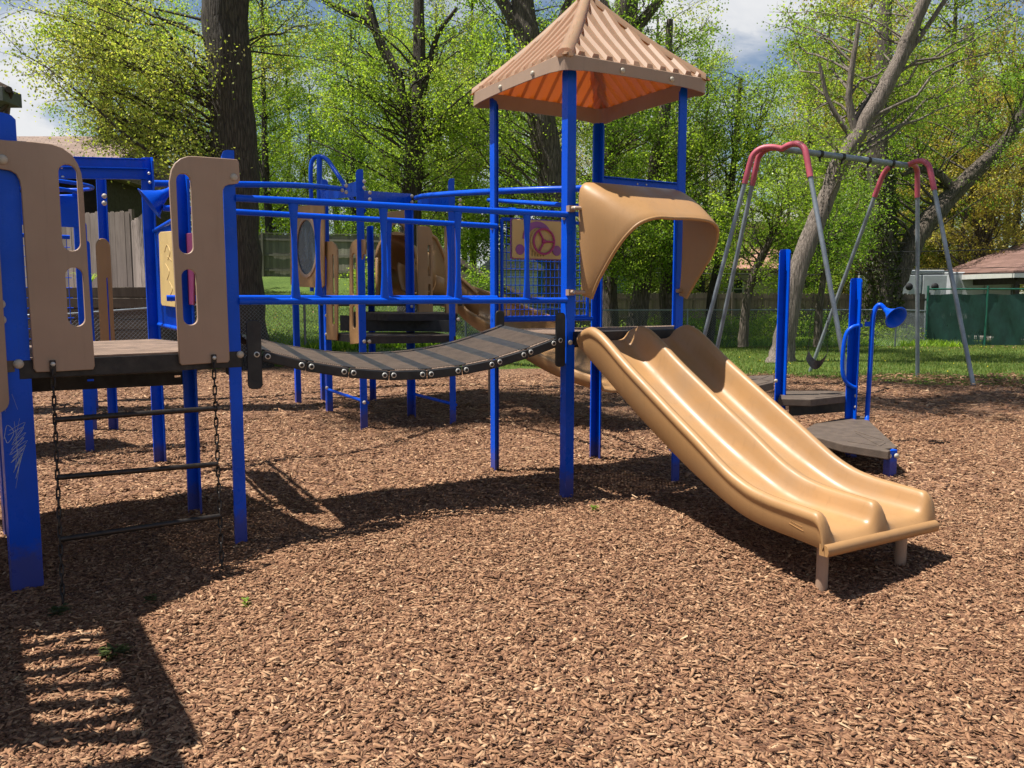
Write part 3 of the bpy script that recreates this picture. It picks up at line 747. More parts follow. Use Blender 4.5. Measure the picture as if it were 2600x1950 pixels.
# front lip: follows the cross section, rolls over and down
zt, fl, zb, e1 = rails(LEN); vs = []
for (q, h) in [(-.019, 0)]+prof+[(SWD+.019, 0)]:
    base = fl-.03
    out_ = .0
    for (ds, dz) in ((0, 0), (.016, -.006), (.027, -.020), (.030, -.038), (.024, -.062), (-.01, -.08)):
        z = base+dz
        vs.append(SO+SE*(LEN+ds-.0005)+SW*q+ZV*max(z if dz > -.04 else min(z, zb+.02), zb-.03))
w3 = 6; n = len(prof)+2
mb.add(vs, [(i*w3+j, i*w3+j+1, (i+1)*w3+j+1, (i+1)*w3+j) for i in range(n-1) for j in range(w3-1)], True)
for e_ in (0, n-1):
    pl_ = vs[e_*w3:(e_+1)*w3]; q_ = SO+SE*(LEN-.03)+SW*(-.019 if e_ == 0 else SWD+.019)
    pl_ = pl_+[q_+ZV*(pl_[-1].z), q_+ZV*(pl_[0].z)]; mb.add(pl_, [tuple(range(len(pl_)))])
# start: closing face
zt, fl, zb, e1 = rails(S0); vs = []
for (q, h) in prof: vs += [SO+SE*S0+SW*q+ZV*(fl+(zt-fl)*h), SO+SE*(S0)+SW*q+ZV*(zb)]
mb.add(vs, [(2*i, 2*i+2, 2*i+3, 2*i+1) for i in range(len(prof)-1)])
chute = obj('chute', mb, 'tan', slide)
for q, nm in ((.10, 0), (SWD-.14, 1)):
    mb = MB(); b = SO+SE*(LEN-.10)+SW*q; zt, fl, zb, e1 = rails(LEN-.10)
    mb.tube([b+ZV*(-.15), b+ZV*(zb+.02)], .032, 14); obj('support_leg', mb, 'tanp', slide)
# moulded maker's plate: a raised plate with unreadable lines
mpos = onplane(k2(1725), k2(1125), SO, SE)
mb = MB(); mn = SO-SW*.0185
def sidebox(m_, s, z, l, h, t, slope):
    d = (SE*math.cos(slope)+ZV*math.sin(slope)); u = (ZV*math.cos(slope)-SE*math.sin(slope)); c = mn+SE*s+ZV*z
    m_.box(c, (l, t, h), (d, -SW, u) if d.cross(-SW).dot(u) > 0 else (d, SW, u))
for dz in (.032, -.032): sidebox(mb, mpos[0], mpos[1]+dz, .10, .002, .004, R(-12))
for i in range(8): sidebox(mb, mpos[0]-.035+.01*i, mpos[1]+.012-.01*i*.21, .006, .008, .003, R(-12))
for i in range(8): sidebox(mb, mpos[0]-.035+.01*i, mpos[1]-.008-.01*i*.21, .006, .005, .003, R(-12))
obj('moulded_mark', mb, 'tan', slide)
mb = MB(); mb.box(P1+U*.58-V*.01+ZV*(DZ-.03), (1.04, .10, .10), TH); obj('mount_plate', mb, 'deckedge', slide, .004)

# ------------------------------------------------------------------ suspension bridge
LP2 = Vector((-1.70, 5.18, 0)); LP1 = Vector((-2.645, 4.384, 0)); LA = Vector((-2.28, 5.89, 0)); LP0 = Vector((-3.352, 5.315, 0)); LAp = Vector((-3.225, 7.549, 0))
bo = LP2+Vector((.09, .0, 0)); bd = (P1-LP2); bd.z = 0; BL = bd.length; bd.normalize(); bn = Vector((-bd.y, bd.x, 0))
BW = 1.0
bridge = thing('suspension_bridge', 'sagging bridge of ribbed brown planks slung between the left platform and the tower', 'bridge', (LP2+bd*BL/2+bn*BW/2).to_tuple())
hpx = [(666, 902), (778, 929), (886, 946), (988, 953), (1084, 950), (1173, 940), (1259, 922), (1339, 897), (1415, 868)]
hin = [onplane(a, b, LP2, bd) for a, b in hpx]
bolts_px = [(652, 900), (680, 905), (766, 927), (791, 931), (874, 944), (898, 947), (977, 953), (1000, 953), (1073, 951), (1095, 950), (1163, 942), (1184, 939), (1249, 925.6), (1269, 919), (1330, 901), (1348, 894), (1406, 872), (1423, 864)]
def bp3(s, z, w=0): return LP2+bd*s+bn*w+ZV*z
for i in range(8):
    (s0, z0), (s1, z1) = hin[i], hin[i+1]; a = bp3(s0, z0); b = bp3(s1, z1); d = (b-a).normalized(); up = bn.cross(d) if bn.cross(d).z > 0 else d.cross(bn)
    tl = .028
    mb = MB(); a2 = a+d*.012+up*tl; b2 = b-d*.012+up*tl; c = (a2+b2)/2+bn*BW/2; l = (b2-a2).length
    bT = (bn*BW+ZV*.065).normalized(); uT = d.cross(bT) if d.cross(bT).z > 0 else bT.cross(d); c = c+ZV*.0325
    root = obj('bridge_plank', MB().box(c, (l, BW-.02, .007), (d, bT, uT)), 'deck', bridge)
    mb = MB()
    for q in (0, BW): mb.box((a+b)/2+bn*q+ZV*(.065*q)-up*.004, ((b-a).length-.006, .022, .062), (d, bn, up))
    for e in (a2, b2): mb.box(e+bn*BW/2+ZV*.0325+d*(.008 if e is a2 else -.008)+up*.004, (.055, BW-.03, .014), (d, bT, uT))
    obj('plank_edge', mb, 'rubber', root, .006)
    mb = MB()
    for k in range(14):
        p = a2+d*(.04+(l-.08)*k/13)+up*.006; mb.box(p+bn*BW/2+ZV*.0325, (.006, BW-.07, .006), (d, bT, uT))
    obj('tread_ribs', mb, 'step', root)
wm = MB()
for (px, py) in bolts_px:
    s, z = onplane(px, py, LP2-bn*.014, bd); p = LP2-bn*.014+bd*s+ZV*z
    mb = MB(); mb.lathe(p, -bn, [(.0185, 0), (.0185, .003), (.012, .004), (.011, .004)], 16); o = obj('washer', mb, 'steel', bridge)
    mb = MB(); mb.lathe(p, -bn, [(.0115, .001), (.0115, .006), (.007, .0075), (.005, .006), (0, .006)], 12); obj('bolt_head', mb, 'iron', o)
# end plates (black rubber) at both ends, front and back
def endplate(px0, px1, py0, py1, w=0):
    O = LP2-bn*.004+bn*w; a = onplane(px0, py0, LP2-bn*.004, bd); b = onplane(px1, py1, LP2-bn*.004, bd)
    plate('end_plate', [rrect(a[0], b[0], b[1], a[1], .03)], O, bd, .018, 'rubber', bridge)
endplate(624, 667, 813, 987); endplate(1411, 1434, 794, 931)
endplate(624, 667, 813, 987, BW+.05); endplate(1411, 1434, 794, 931, BW+.05)
# rails with balusters
def rail(O, d, Lr, zl_, zr_, z0l, z0r, bals, nm='bridge_rail'):
    r = obj(nm, MB().tube([O+ZV*zl_, O+d*Lr+ZV*zr_], .022, 12), 'blue', bridge)
    obj('lower_rail', MB().tube([O+ZV*z0l, O+d*Lr+ZV*z0r], .022, 12), 'blue', r)
    for s in bals:
        t = s/Lr; p0 = O+d*s+ZV*(z0l+(z0r-z0l)*t); p1 = O+d*s+ZV*(zl_+(zr_-zl_)*t)
        mb = MB(); n = 14; vs = []; m2 = 10
        for i in range(n+1):
            u = i/n; p = p0.lerp(p1, u); wdt = .018+.016*abs(2*u-1)**2.5; th = .013
            # flattened tube that twists its flat from one rail to the other
            for k in range(m2):
                a = 2*math.pi*k/m2; p_ = p+d*(wdt*math.cos(a))+bn*(th*math.sin(a)); vs.append(p_)
        mb.add(vs, [(i*m2+k, i*m2+(k+1) % m2, (i+1)*m2+(k+1) % m2, (i+1)*m2+k) for i in range(n) for k in range(m2)], True)
        obj('baluster', mb, 'blue', r)
zlr = onplane(630, 502, LP2, bd)[1]; zrr = onplane(1420, 545, LP2, bd)[1]
z0l = onplane(640, 765, LP2, bd)[1]; z0r = onplane(1420, 763, LP2, bd)[1]
bf = [onplane(x, 640, LP2, bd)[0] for x in (748, 975, 1163, 1338)]
def rail2(O, d, s0, s1, up, lo, balpx, nm='bridge_rail'):
    def ln(P):
        a = onplane(*P[0], O, d); b = onplane(*P[1], O, d); return lambda q: a[1]+(b[1]-a[1])*(q-a[0])/(b[0]-a[0])
    u, l = ln(up), ln(lo); rail(O+d*s0, d, s1-s0, u(s0), u(s1), l(s0), l(s1), [onplane(x, 640, O, d)[0]-s0 for x in balpx], nm)
rail2(LP2-bn*.0, bd, .0, BL, ((640, 505), (1400, 543)), ((640, 765), (1400, 763)), (748, 975, 1163, 1338))
rail2(ob := LP2+bn*1.02, bd, -.35, (P2-LP2-bn*1.02).dot(bd), ((650, 541), (1200, 571)), ((650, 757), (1200, 757)), (807, 987, 1142))

# ------------------------------------------------------------------ left platform
LD = (LP2-LP1).normalized(); LN = Vector((-LD.y, LD.x, 0)); LZ = 1.225
left = thing('climbing_platform', 'blue post platform at the left edge with two tan slotted entry panels', 'play platform', LP1.lerp(LA, .5).to_tuple())
post(left, LP1-LD*.075, 2.50, LD, LN, w1=.15, dome=.03, label='wide blue post with white scratched scribble')
post(left, LP2+LD*.0, zat(604, 382, LP2), -LD, LN)
post(left, LA, zat(470, 443, LA), -LD, -LN)
post(left, LP0, 2.5, LD, -LN)
post(left, LAp, zat(382, 400, LAp), -LD, -LN, w1=.09)
r1, r2 = gp(237, 866.5, LZ), gp(390, 860.5, LZ)
dk = [LP1+LD*.02+LN*.004, LP2+LN*.004, LA+LD*.02, Vector((r2.x, r2.y, 0)), Vector((r1.x, r1.y, 0)), LP0]
obj('deck', MB().poly([(p.x, p.y) for p in dk], LZ-.01, LZ), 'deck', left)
mb = MB()
for i in range(len(dk)): mb.beam(dk[i]+ZV*(LZ-.062), dk[(i+1) % len(dk)]+ZV*(LZ-.062), .014, .10)
mb.beam(LP1+LN*.45+ZV*(LZ-.06), LP2+LN*.45+ZV*(LZ-.06), .02, .07)
obj('deck_frame', mb, 'deckedge', left, .003)
# lower step deck behind it
sa = onplane(479, 943, LA, -LD)[1]
q0, q1 = LA+Vector((-.03, -.02, 0)), LP0+Vector((-.3, -.2, 0))
obj('step_deck', MB().poly([(p.x, p.y) for p in (q1, q0, q0+Vector((-.35, .45, 0)), q1+Vector((-.35, .45, 0)))], sa-.01, sa), 'step', left)
mb = MB(); dq = (q0-q1).normalized(); Lq = (q0-q1).length
k = 0; s = 0
for cst in [.35+.55*i for i in range(3)]:  # face with slots
    mb.box(q1+dq*((s+cst)/2)+ZV*(sa-.05), (cst-s, .012, .085), (dq, Vector((-dq.y, dq.x, 0)), ZV)); s = cst+.04
    mb.box(q1+dq*(cst+.02)+ZV*(sa-.0165), (.04, .012, .018), (dq, Vector((-dq.y, dq.x, 0)), ZV)); mb.box(q1+dq*(cst+.02)+ZV*(sa-.066), (.04, .012, .053), (dq, Vector((-dq.y, dq.x, 0)), ZV))
mb.box(q1+dq*((s+Lq)/2)+ZV*(sa-.05), (max(.05, Lq-s), .012, .085), (dq, Vector((-dq.y, dq.x, 0)), ZV))
obj('step_face', mb, 'deckedge', left)
PO = LP1-LN*.016
def pl(l): return [onplane(a, b, PO, LD) for a, b in l]
def slotpx(t0, t1, ty, b0, b1, by):
    a = onplane(t0, ty, PO, LD); b = onplane(t1, ty, PO, LD); c = onplane(b0, by, PO, LD); d = onplane(b1, by, PO, LD)
    return capsule((a[0]+c[0])/2, (b[0]+d[0])/2, (c[1]+d[1])/2, (a[1]+b[1])/2)
o1 = pl([(-30, 352), (20, 357), (80, 360), (130, 366), (158, 376), (182, 394), (197, 417), (206, 441), (210, 470), (224, 700), (240, 928), (236, 938), (150, 943), (92, 945), (85, 936), (68, 700), (53, 478), (49, 458), (41, 443), (27, 434), (5, 430), (-30, 426)])
p1 = plate('entry_panel', [o1, slotpx(147, 194, 418, 158, 204, 637), slotpx(164, 210, 679, 173, 215, 828)], PO, LD, .022, 'tanp', left)
o2 = pl([(600, 405), (605, 411), (608, 458), (603, 466), (592, 468), (580, 469), (570, 473), (565, 482), (565, 500), (570.5, 635), (582, 914), (578, 920), (520, 923), (461, 927), (455, 921), (447, 780), (439, 635), (431, 500), (429, 462), (434, 432), (443, 415), (457, 403), (475, 397), (494, 397), (550, 401)])
p2 = plate('entry_panel', [o2, slotpx(446, 483, 441, 453.6, 490, 644), slotpx(460, 497, 684, 464, 501, 825)], PO, LD, .022, 'tanp', left)
def bpx(par, x, y, O, d, r=.02, mat='bolt'):
    s, z = onplane(x, y, O, d); n = Vector((d.y, -d.x, 0)); return bolt(par, Vector((O[0], O[1], 0))+d*s+ZV*z, n, r, mat)
PF = PO-LN*.012
bpx(p1, 6, 405, PF, LD, .026); bpx(p2, 594, 450, PF, LD, .022)
PFP = LP1-LN*.004
bpx(left, 47, 924, PFP, LD, .026); bpx(left, 610, 900, PFP, LD, .023); bpx(left, 0, 772, PFP, LD, .026); bpx(left, 2, 812, PFP, LD, .026)
# scribble on the wide post
mb = MB(); rs = random.Random(3)
sp_ = [(20, 1105), (60, 1085), (30, 1130), (62, 1110), (24, 1155), (66, 1130), (28, 1175), (58, 1150), (34, 1200), (52, 1165), (40, 1215)]
def scr(pts, r=.0017):
    q = []
    for x, y in pts:
        s, z = onplane(x, y, LP1-LN*.0005, LD); q.append(LP1-LN*.0005+LD*s+ZV*z)
    mb.tube(smoothpath(q, 5), r, 4)
scr(sp_); scr([(x+4, y-12) for x, y in sp_[::-1]], .0013); scr([(10, 1115), (18, 1080), (35, 1098), (20, 1125), (12, 1110)]); scr([(14, 1045), (8, 1010), (22, 988)], .0007); scr([(30, 1000), (45, 1040)], .0007)
scr([(36, 1070), (44, 1140), (38, 1190)], .001); scr([(50, 1062), (40, 1120), (48, 1180), (40, 1240)], .0009)
obj('scratched_scribble', mb, simple('scratch', (.42, .46, .58), .7, .3, 60), left)
# deck bracket tube post behind the ladder on the right
# mesh barrier with yellow play panel between A and A'
AD = (LA-LAp).normalized(); AL = (LA-LAp).length
ba = MB(); z0, z1 = LZ+.08, onplane(440, 560, LAp, AD)[1]
mb = MB()
for (s0, s1) in ((.08, AL-.06),):
    mb.tube([LAp+AD*s0+ZV*z1, LAp+AD*s1+ZV*z1], .022, 10); mb.tube([LAp+AD*s0+ZV*z0, LAp+AD*s1+ZV*z0], .018, 8)
    nb = int((s1-s0)/.05)
    for i in range(nb+1): s = s0+(s1-s0)*i/nb; mb.tube([LAp+AD*s+ZV*z0, LAp+AD*s+ZV*z1], .004, 5, caps=False)
obj('bar_barrier', mb, 'blue', left)
AO = LAp-Vector((-AD.y, AD.x, 0))*.03
yl = [onplane(a, b, AO, AD) for a, b in ((406, 594), (410, 589), (436, 587), (448, 586), (448, 780), (440, 779), (415, 776), (412, 770))]
yp = plate('play_panel', [yl], AO, AD, .02, 'yellow', left)
yr = [onplane(a, b, AO, AD) for a, b in ((412, 600), (485, 590), (485, 775), (418, 768))]
plate('panel_backing', [yr], AO, AD, .012, 'magenta_shade', yp, nudge=.022)
mb = MB()
for pts in (((418, 640), (424, 622), (432, 640), (426, 660)), ((420, 670), (430, 690), (424, 710)), ((430, 715), (438, 735), (430, 755), (436, 765)), ((425, 650), (436, 662))):
    q = []
    for a, b in pts:
        s, z = onplane(a, b, AO-Vector((-AD.y, AD.x, 0))*.0105, AD); q.append(AO-Vector((-AD.y, AD.x, 0))*.0105+AD*s+ZV*z)
    mb.tube(smoothpath(q, 4), .003, 5)
obj('relief_doodles', mb, simple('relief', (.50, .34, .13), .5), yp)
# rear wire barrier, blue ring plates and posts further left (seen through the slots)
Q1, Q2 = Vector((-4.656, 9.64, 0)), Vector((-5.709, 11.157, 0))
rear = thing('ring_climber', 'blue hoop topped climber with wire barrier beyond the left platform', 'climber', (Q1.x, Q1.y, 0))
post(rear, Q1, zat(262, 411, Q1), -LD, -LN, w1=.09); post(rear, Vector((-4.9, 9.5, 0)), 2.4, LD, LN); post(rear, Vector((-4.25, 8.3, 0)), zat(270, 485, Vector((-4.25, 8.3, 0))), -LD, LN)
post(rear, Q2, 2.3, LD, LN); post(rear, Vector((-5.5, 8.9, 0)), 2.4, LD, LN)
qa = Vector((-4.25, 8.3, 0)); qb = qa-LD*1.25
mb = MB(); zc = dp(250, 500, 8.3).z
mb.beam(qa+ZV*(zc-.15), qb+ZV*(zc-.15), .012, .30); obj('top_plate', mb, 'blue', rear, .003)
for dz, ex in ((.02, .0), (.09, .22)):
    mb = MB(); c = (qa+qb)/2-LN*0; loop = []
    for i in range(40):
        t = 2*math.pi*i/40; loop.append(c+LD*((.62+ex*.5)*math.cos(t))+LN*(.45*math.sin(t))+ZV*(zc+dz))
    mb.tube(loop, .018, 8, closed=True); obj('hoop', mb, 'blue', rear)
bolt(rear, dp(265, 498, 8.25), (0, -1, 0), .025); bolt(rear, dp(265, 516, 8.25), (0, -1, 0), .025)
mb = MB(); a = qb-LD*.6; b = qa-LD*.12; z0, z1 = .95, dp(180, 602, 8.2).z
mb.tube([a+ZV*z1, b+ZV*z1], .02, 8); mb.tube([a+ZV*z0, b+ZV*z0], .02, 8); Lw = (b-a).length
for i in range(int(Lw/.05)+1): p = a+LD*(.05*i); mb.tube([p+ZV*z0, p+ZV*z1], .0035, 4, caps=False)
for i in range(1, 12): z = z0+(z1-z0)*i/12; mb.tube([a+ZV*z, b+ZV*z], .0035, 4, caps=False)
obj('wire_barrier', mb, 'blue', rear)
mb = MB(); mb.poly([(p.x, p.y) for p in (qb-LD*.4, qa+LD*.05, qa+LD*.05+LN*1.0, qb+LN*1.0-LD*.4)], .93, .95); obj('deck', mb, 'step', rear)
mb = MB(); mb.beam(qb-LD*.4+ZV*.88, qa+LD*.05+ZV*.88, .014, .09); obj('deck_frame', mb, 'deckedge', rear)
PQ = qa+LD*.03-LN*.0; nd = LN
hpO = Vector((-4.15, 8.35, 0)); hd = Vector((.35, .94, 0)).normalized()
plate('hand_panel', [capsule(0, .17, .92, dp(250, 603, 8.3).z), capsule(.10, .13, 1.1, 1.75)], hpO, hd, .02, 'tan', rear)
# overhead channel beam from the left to A'
mb = MB(); zc1 = dp(375, 437, LAp.y).z; pB = dp(140, 425, 6.9); b0 = Vector((pB.x, pB.y, pB.z)); b1 = LAp+ZV*(zc1+.02)-LD*.05
d = (b1-b0).normalized(); sd = Vector((-d.y, d.x, 0))
mb.beam(b0, b1, .014, .17); mb.beam(b0-sd*.03+ZV*.0, b1-sd*.03+ZV*.0, .06, .008); mb.beam(b0-sd*.0+ZV*.085, b1-sd*.0+ZV*.085, .06, .008); mb.beam(b0-ZV*.085, b1-ZV*.085, .06, .008)
ovl = obj('overhead_beam', mb, 'blue', left, .003)
for px, py in ((378, 440), (380, 463), (156, 425), (159, 449)): bolt(ovl, dp(px, py, 7.42 if px > 300 else 6.93), (0, -1, 0), .012, 'steel')
# curved overhead rails
def dtube(l, r=.024): return MB().tube(smoothpath([dp(a, b, c) for a, b, c in l], 6), r, 12)
ov = thing('overhead_ladder', 'blue curved overhead rails sweeping behind the bridge between the platforms', 'overhead ladder', (-1.6, 9, 0))
obj('curved_rail', dtube([(392, 466, 7.6), (480, 467, 7.75), (580, 468, 8.0), (680, 469, 8.4), (760, 471, 8.9), (820, 475, 9.4), (872, 480, 9.85)], .030), 'blue', ov)
obj('curved_rail', dtube([(1056, 503, 9.9), (1075, 498, 9.7), (1120, 494, 9.2), (1180, 490, 8.7), (1260, 486, 8.2), (1360, 482, 7.95), (1436, 480, 7.85), (1496, 478, 7.8)], .030), 'blue', ov)
obj('curved_rail', dtube([(1240, 508, 9.4), (1300, 512, 8.8), (1360, 516, 8.3), (1425, 520, 7.9), (1496, 524, 7.85)], .022), 'blue', ov)
for x, y, dd in ((448, 478, 7.7), (565, 480, 8), (683, 482, 8.4), (731, 484, 8.7)): bolt(ov, dp(x, y, dd-.03), (0, -.3, -1), .012, 'steel')
for x, y, dd in ((448, 490, 7.7), (565, 492, 8)):
    mb = MB(); p = dp(x, y, dd); mb.tube([p+ZV*.02, p-ZV*.1], .006, 6)
    q = p-ZV*.16; mb.tube([q+Vector((.05*math.cos(t), 0, .06*math.sin(t))) for t in [2*math.pi*i/16 for i in range(16)]], .009, 6, closed=True)
    obj('hanging_grip', mb, 'iron', ov)
# talk cone at the left
def cone(parent, tip, mouth, r, pipe, mat='blue'):
    tip, mouth = Vector(tip), Vector(mouth); ax = (mouth-tip); l = ax.length
    mb = MB(); mb.lathe(tip, ax, [(.02, 0), (.024, .01*l), (r*.3, .25*l), (r*.52, .55*l), (r*.55, .56*l), (r*.92, .97*l), (r*1.06, .985*l), (r*1.08, l), (r*1.0, l*1.01), (r*.86, .95*l), (r*.45, .5*l), (.015, .1*l)], 28)
    o = obj('cone', mb, mat, parent); mb = MB(); mb.tube(smoothpath(pipe, 6), .025, 10); obj('pipe', mb, mat, parent); return o
tk = thing('talk_tube', 'blue speaking cone peeking out beside the right slotted panel at left', 'talk tube', (LA.x, LA.y, 0), 'speaking cones on the play structure')
tip = dp(424, 492, 6.0); mouth = dp(370, 510, 6.05)-Vector((0, .1, .05))
cone(tk, dp(430, 485, 6.0), dp(379, 517, 5.94), .115, [dp(426, 487, 6.0), dp(440, 481, 6.0), dp(456, 487, 6.0), dp(459, 510, 6.0), dp(462, 620, 6.0), gp(478, 1290, 0)+Vector((0, .15, -.1))])
# chain ladder
lad = thing('chain_ladder', 'rope style ladder of three dark rungs between two rusty chains below the slotted panels', 'chain ladder', gp(360, 1500).to_tuple())
c1 = [onplane(133, 924, PF, LD), None]; top1 = PF+LD*c1[0][0]+ZV*c1[0][1]; cc = onplane(542, 908, PF, LD); top2 = PF+LD*cc[0]+ZV*cc[1]
bot1 = gp(160, 1535, -.03); bot2 = gp(564, 1445, -.03)
lk = {}
def chain(parent, a, b, link_l=.055, wdt=.02, r=.0042, nm='chain'):
    a, b = Vector(a), Vector(b); d = (b-a).normalized(); n = max(2, int((b-a).length/(link_l*.78))); s1 = d.cross(Vector((0, 1, 0))).normalized(); s2 = d.cross(s1)
    mb = MB()
    for i in range(n):
        c = a.lerp(b, (i+.5)/n); sv = s1 if i % 2 else s2; sv = sv*.92+(s2 if i % 2 else s1)*.38; sv.normalize()
        pts = []
        for t in range(12):
            ang = 2*math.pi*t/12; pts.append(c+d*((link_l/2-wdt/2)*(1 if math.sin(ang) > 0 else -1)+wdt/2*math.sin(ang))+sv*(wdt/2*math.cos(ang)))
        mb.tube(pts, r, 5, closed=True)
    return obj(nm, mb, 'iron', parent)
chain(lad, top1-ZV*.03, bot1, .062, .026, .0048); chain(lad, top2-ZV*.03, bot2, .062, .026, .0048)
for tpp in (top1, top2):
    mb = MB(); mb.box(tpp-LN*.008-ZV*.02, (.03, .012, .08), (LD, LN, ZV)); o = obj('hanger', mb, 'iron', lad, .004); bolt(o, tpp-LN*.015, -LN, .012, 'steel', 'hanger_bolt')
def fr(a, b, t): return Vector(a).lerp(Vector(b), t)
def rowt(a, b, py):
    best = min(range(1001), key=lambda i: abs(_prow(fr(a, b, i/1000))-py)); return best/1000
def _prow(P):
    z = P.z-CH; return 975-F*(z*_c+P.y*_s)/(P.y*_c-z*_s)
for ya, yb in ((1066, 1037), (1212, 1178), (1370, 1310)):
    a = fr(top1, bot1, rowt(top1, bot1, ya)); b = fr(top2, bot2, rowt(top2, bot2, yb)); mb = MB(); mb.tube([a, b], .0155, 12); obj('rung', mb, 'iron', lad)

# off-frame neighbour platform at the left whose barrier throws the striped shadow
nb_ = thing('side_platform', 'blue overhead ladder section joined to the left of the climbing platform', 'play platform', (-3.6, 3.9, 0))
A0 = Vector((-2.87, 3.76, 0)); A1 = Vector((-2.17, 2.68, 0)); ad = (A1-A0).normalized(); al = (A1-A0).length; an = Vector((ad.y, -ad.x, 0))
post(nb_, A1, 2.5, -ad, an); post(nb_, A0, 2.5, ad, an); post(nb_, A1+an*1.1, 2.5, -ad, -an); post(nb_, A0+an*1.1, 2.5, ad, -an)
rg_ = Vector((-.93, -.36, 0))
mb = MB(); mb.beam(A0-ad*.25+ZV*2.28, A1+ad*.15+ZV*2.28, .15, .05); mb.beam(A0-ad*.25+ZV*2.28+rg_*1.05, A1+ad*.15+ZV*2.28+rg_*1.05, .15, .05)
obj('ladder_rail', mb, 'blue', nb_)
for i in range(7):
    p = A0+ad*(.08+.165*i)+ZV*2.27; obj('ladder_rung', MB().beam(p, p+rg_*1.05, .085, .04), 'blue', nb_)
obj('shadow_plate', MB().poly([(p.x, p.y) for p in (A1+ad*.12, A1+ad*1.1, A1+ad*1.1+rg_*1.1, A1+ad*.12+rg_*1.1)], 2.26, 2.30), 'tanp', nb_, .005)  # unseen plate added to darken the mulch past the ladder end
q_ = [LP1, LP0, LP0+Vector((-1.2, -.5, 0)), A0+an*1.1, A0]
obj('side_deck', MB().poly([(p.x, p.y) for p in q_], LZ-.07, LZ-.01), 'step', nb_)
obj('side_deck', MB().poly([(p.x, p.y) for p in (A0, A0+an*1.1, A1+an*1.1, A1)], LZ-.07, LZ-.015), 'step', nb_)
sd_ = (LP0-LP1).normalized(); plate('shadow_panel', [rrect(.10, (LP0-LP1).length-.08, 1.25, 2.2, .06)], LP1, sd_, .022, 'tanp', nb_)  # unseen panel added so its shadow darkens the ground below the deck
pd = (A0-LP1).normalized()
plate('entry_panel', [rrect(.05, .78, .95, 2.4, .06)], LP1, pd, .022, 'tanp', nb_)  # unseen solid panel, put in to shade the ground beside the wide post

# ------------------------------------------------------------------ rear platform with steps, window panel and spiral slide
def RP(x, y): return Vector(gp(x, y).to_tuple())
R1, R2, R3, R4, R5, R6, R7 = RP(753, 1025), RP(832, 1055), RP(934, 1085), RP(1050, 1052), RP(1158, 1078), RP(818, 1017), RP(951, 1015)
rp = thing('rear_platform', 'stepped blue and tan platform in the middle distance seen through the bridge railing', 'play platform', ((R2.x+R5.x)/2, (R2.y+R5.y)/2, 0))
post(rp, R1, 2.3, U, V); post(rp, R2, zat(829, 455, R2), U, V); post(rp, R3, zat(934, 430, R3), -U, V, w1=.085); post(rp, R4, 2.75, -U, -V, w1=.09); post(rp, R5, zat(1169, 453, R5), -U, V); post(rp, R6, 2.3, U, V); post(rp, R7, 2.6, -U, -V)
def plk(nm, P, Q, y0, y1, mat='blue', t=.014, ya=None, yb=None):
    a0 = zat(0, y0, P); a1 = zat(0, y1, P)
    b0 = zat(0, ya if ya else y0, Q); b1 = zat(0, yb if yb else y1, Q); mb = MB(); d = (Q-P).normalized(); n = Vector((-d.y, d.x, 0))*t/2
    vs = [P-n+ZV*a1, Q-n+ZV*b1, Q-n+ZV*b0, P-n+ZV*a0, P+n+ZV*a1, Q+n+ZV*b1, Q+n+ZV*b0, P+n+ZV*a0]
    mb.add(vs, [(0, 1, 2, 3), (7, 6, 5, 4), (0, 4, 5, 1), (1, 5, 6, 2), (2, 6, 7, 3), (3, 7, 4, 0)]); return obj(nm, mb, mat, rp, .002)
plk('tie_plate', R2, R3, 488, 508, ya=455, yb=497); plk('tie_plate', R3, R4, 484, 522, ya=492, yb=524); plk('tie_plate', RP(1068, 1048), R5, 496, 524, ya=497, yb=540)
for px, py, P in ((925, 461, R3), (925, 477, R3), (939, 489, R3), (939, 506, R3), (1046, 498, R4), (1046, 513, R4), (1168, 508, R5), (1168, 521, R5), (827, 496, R2), (869, 483, R3), (879, 471, R3), (879, 488, R3),
                  (829, 801, R2), (829, 849, R2), (925, 867, R3), (938, 867, R3), (1164, 811, R5), (1046, 778, R4), (830, 985, R2), (925, 1022, R3)):
    bolt(rp, dp(px, py, P.y-.05), (-.2, -1, 0), .022)
def quaddeck(nm, pts, z, th=.05, face='deckedge'):
    o = obj(nm, MB().poly([(p.x, p.y) for p in pts], z-.01, z), 'step', rp); mb = MB()
    for i in range(len(pts)): mb.beam(pts[i]+ZV*(z-.052), pts[(i+1) % len(pts)]+ZV*(z-.052), .014, .08)
    obj('deck_skirt', mb, face, o)
Rb = R4+(R3-R2)*.0+Vector((-.6, 1.2, 0))
zS1 = zat(1100, 852, R5+Vector((0, -.1, 0))); zS2 = zat(1100, 797, R5); zS3 = 1.52
quaddeck('lower_step', [R2, R3, R5, R4+(R5-R3)*.25], zS1)
quaddeck('middle_step', [R2+(R4-R3)*.5, R3+(R4-R3)*.45, R5+Vector((.0, .35, 0)), R4+Vector((.3, .7, 0)), R2+Vector((.3, 1.0, 0))], zS2)
quaddeck('upper_deck', [R2+Vector((-.1, .5, 0)), R4+Vector((-.5, .3, 0)), R4+Vector((.6, .9, 0)), R4+Vector((.3, 2.0, 0)), R7+Vector((-.2, .2, 0)), R6], zS3)
plk('riser', R2+(R4-R3)*.3, R5+Vector((0, .15, 0)), 800, 840, 'rubber', ya=815, yb=843)
mb = MB(); mb.tube([R2-V*.02+ZV*zat(0, 988, R2), R3-V*.02+ZV*zat(0, 1022, R3)], .02, 8); obj('brace_rail', mb, 'blue', rp)
mb = MB(); mb.tube([R4+ZV*zat(0, 1000, R4), R5+ZV*zat(0, 1028, R5)], .02, 8); obj('brace_rail', mb, 'blue', rp)
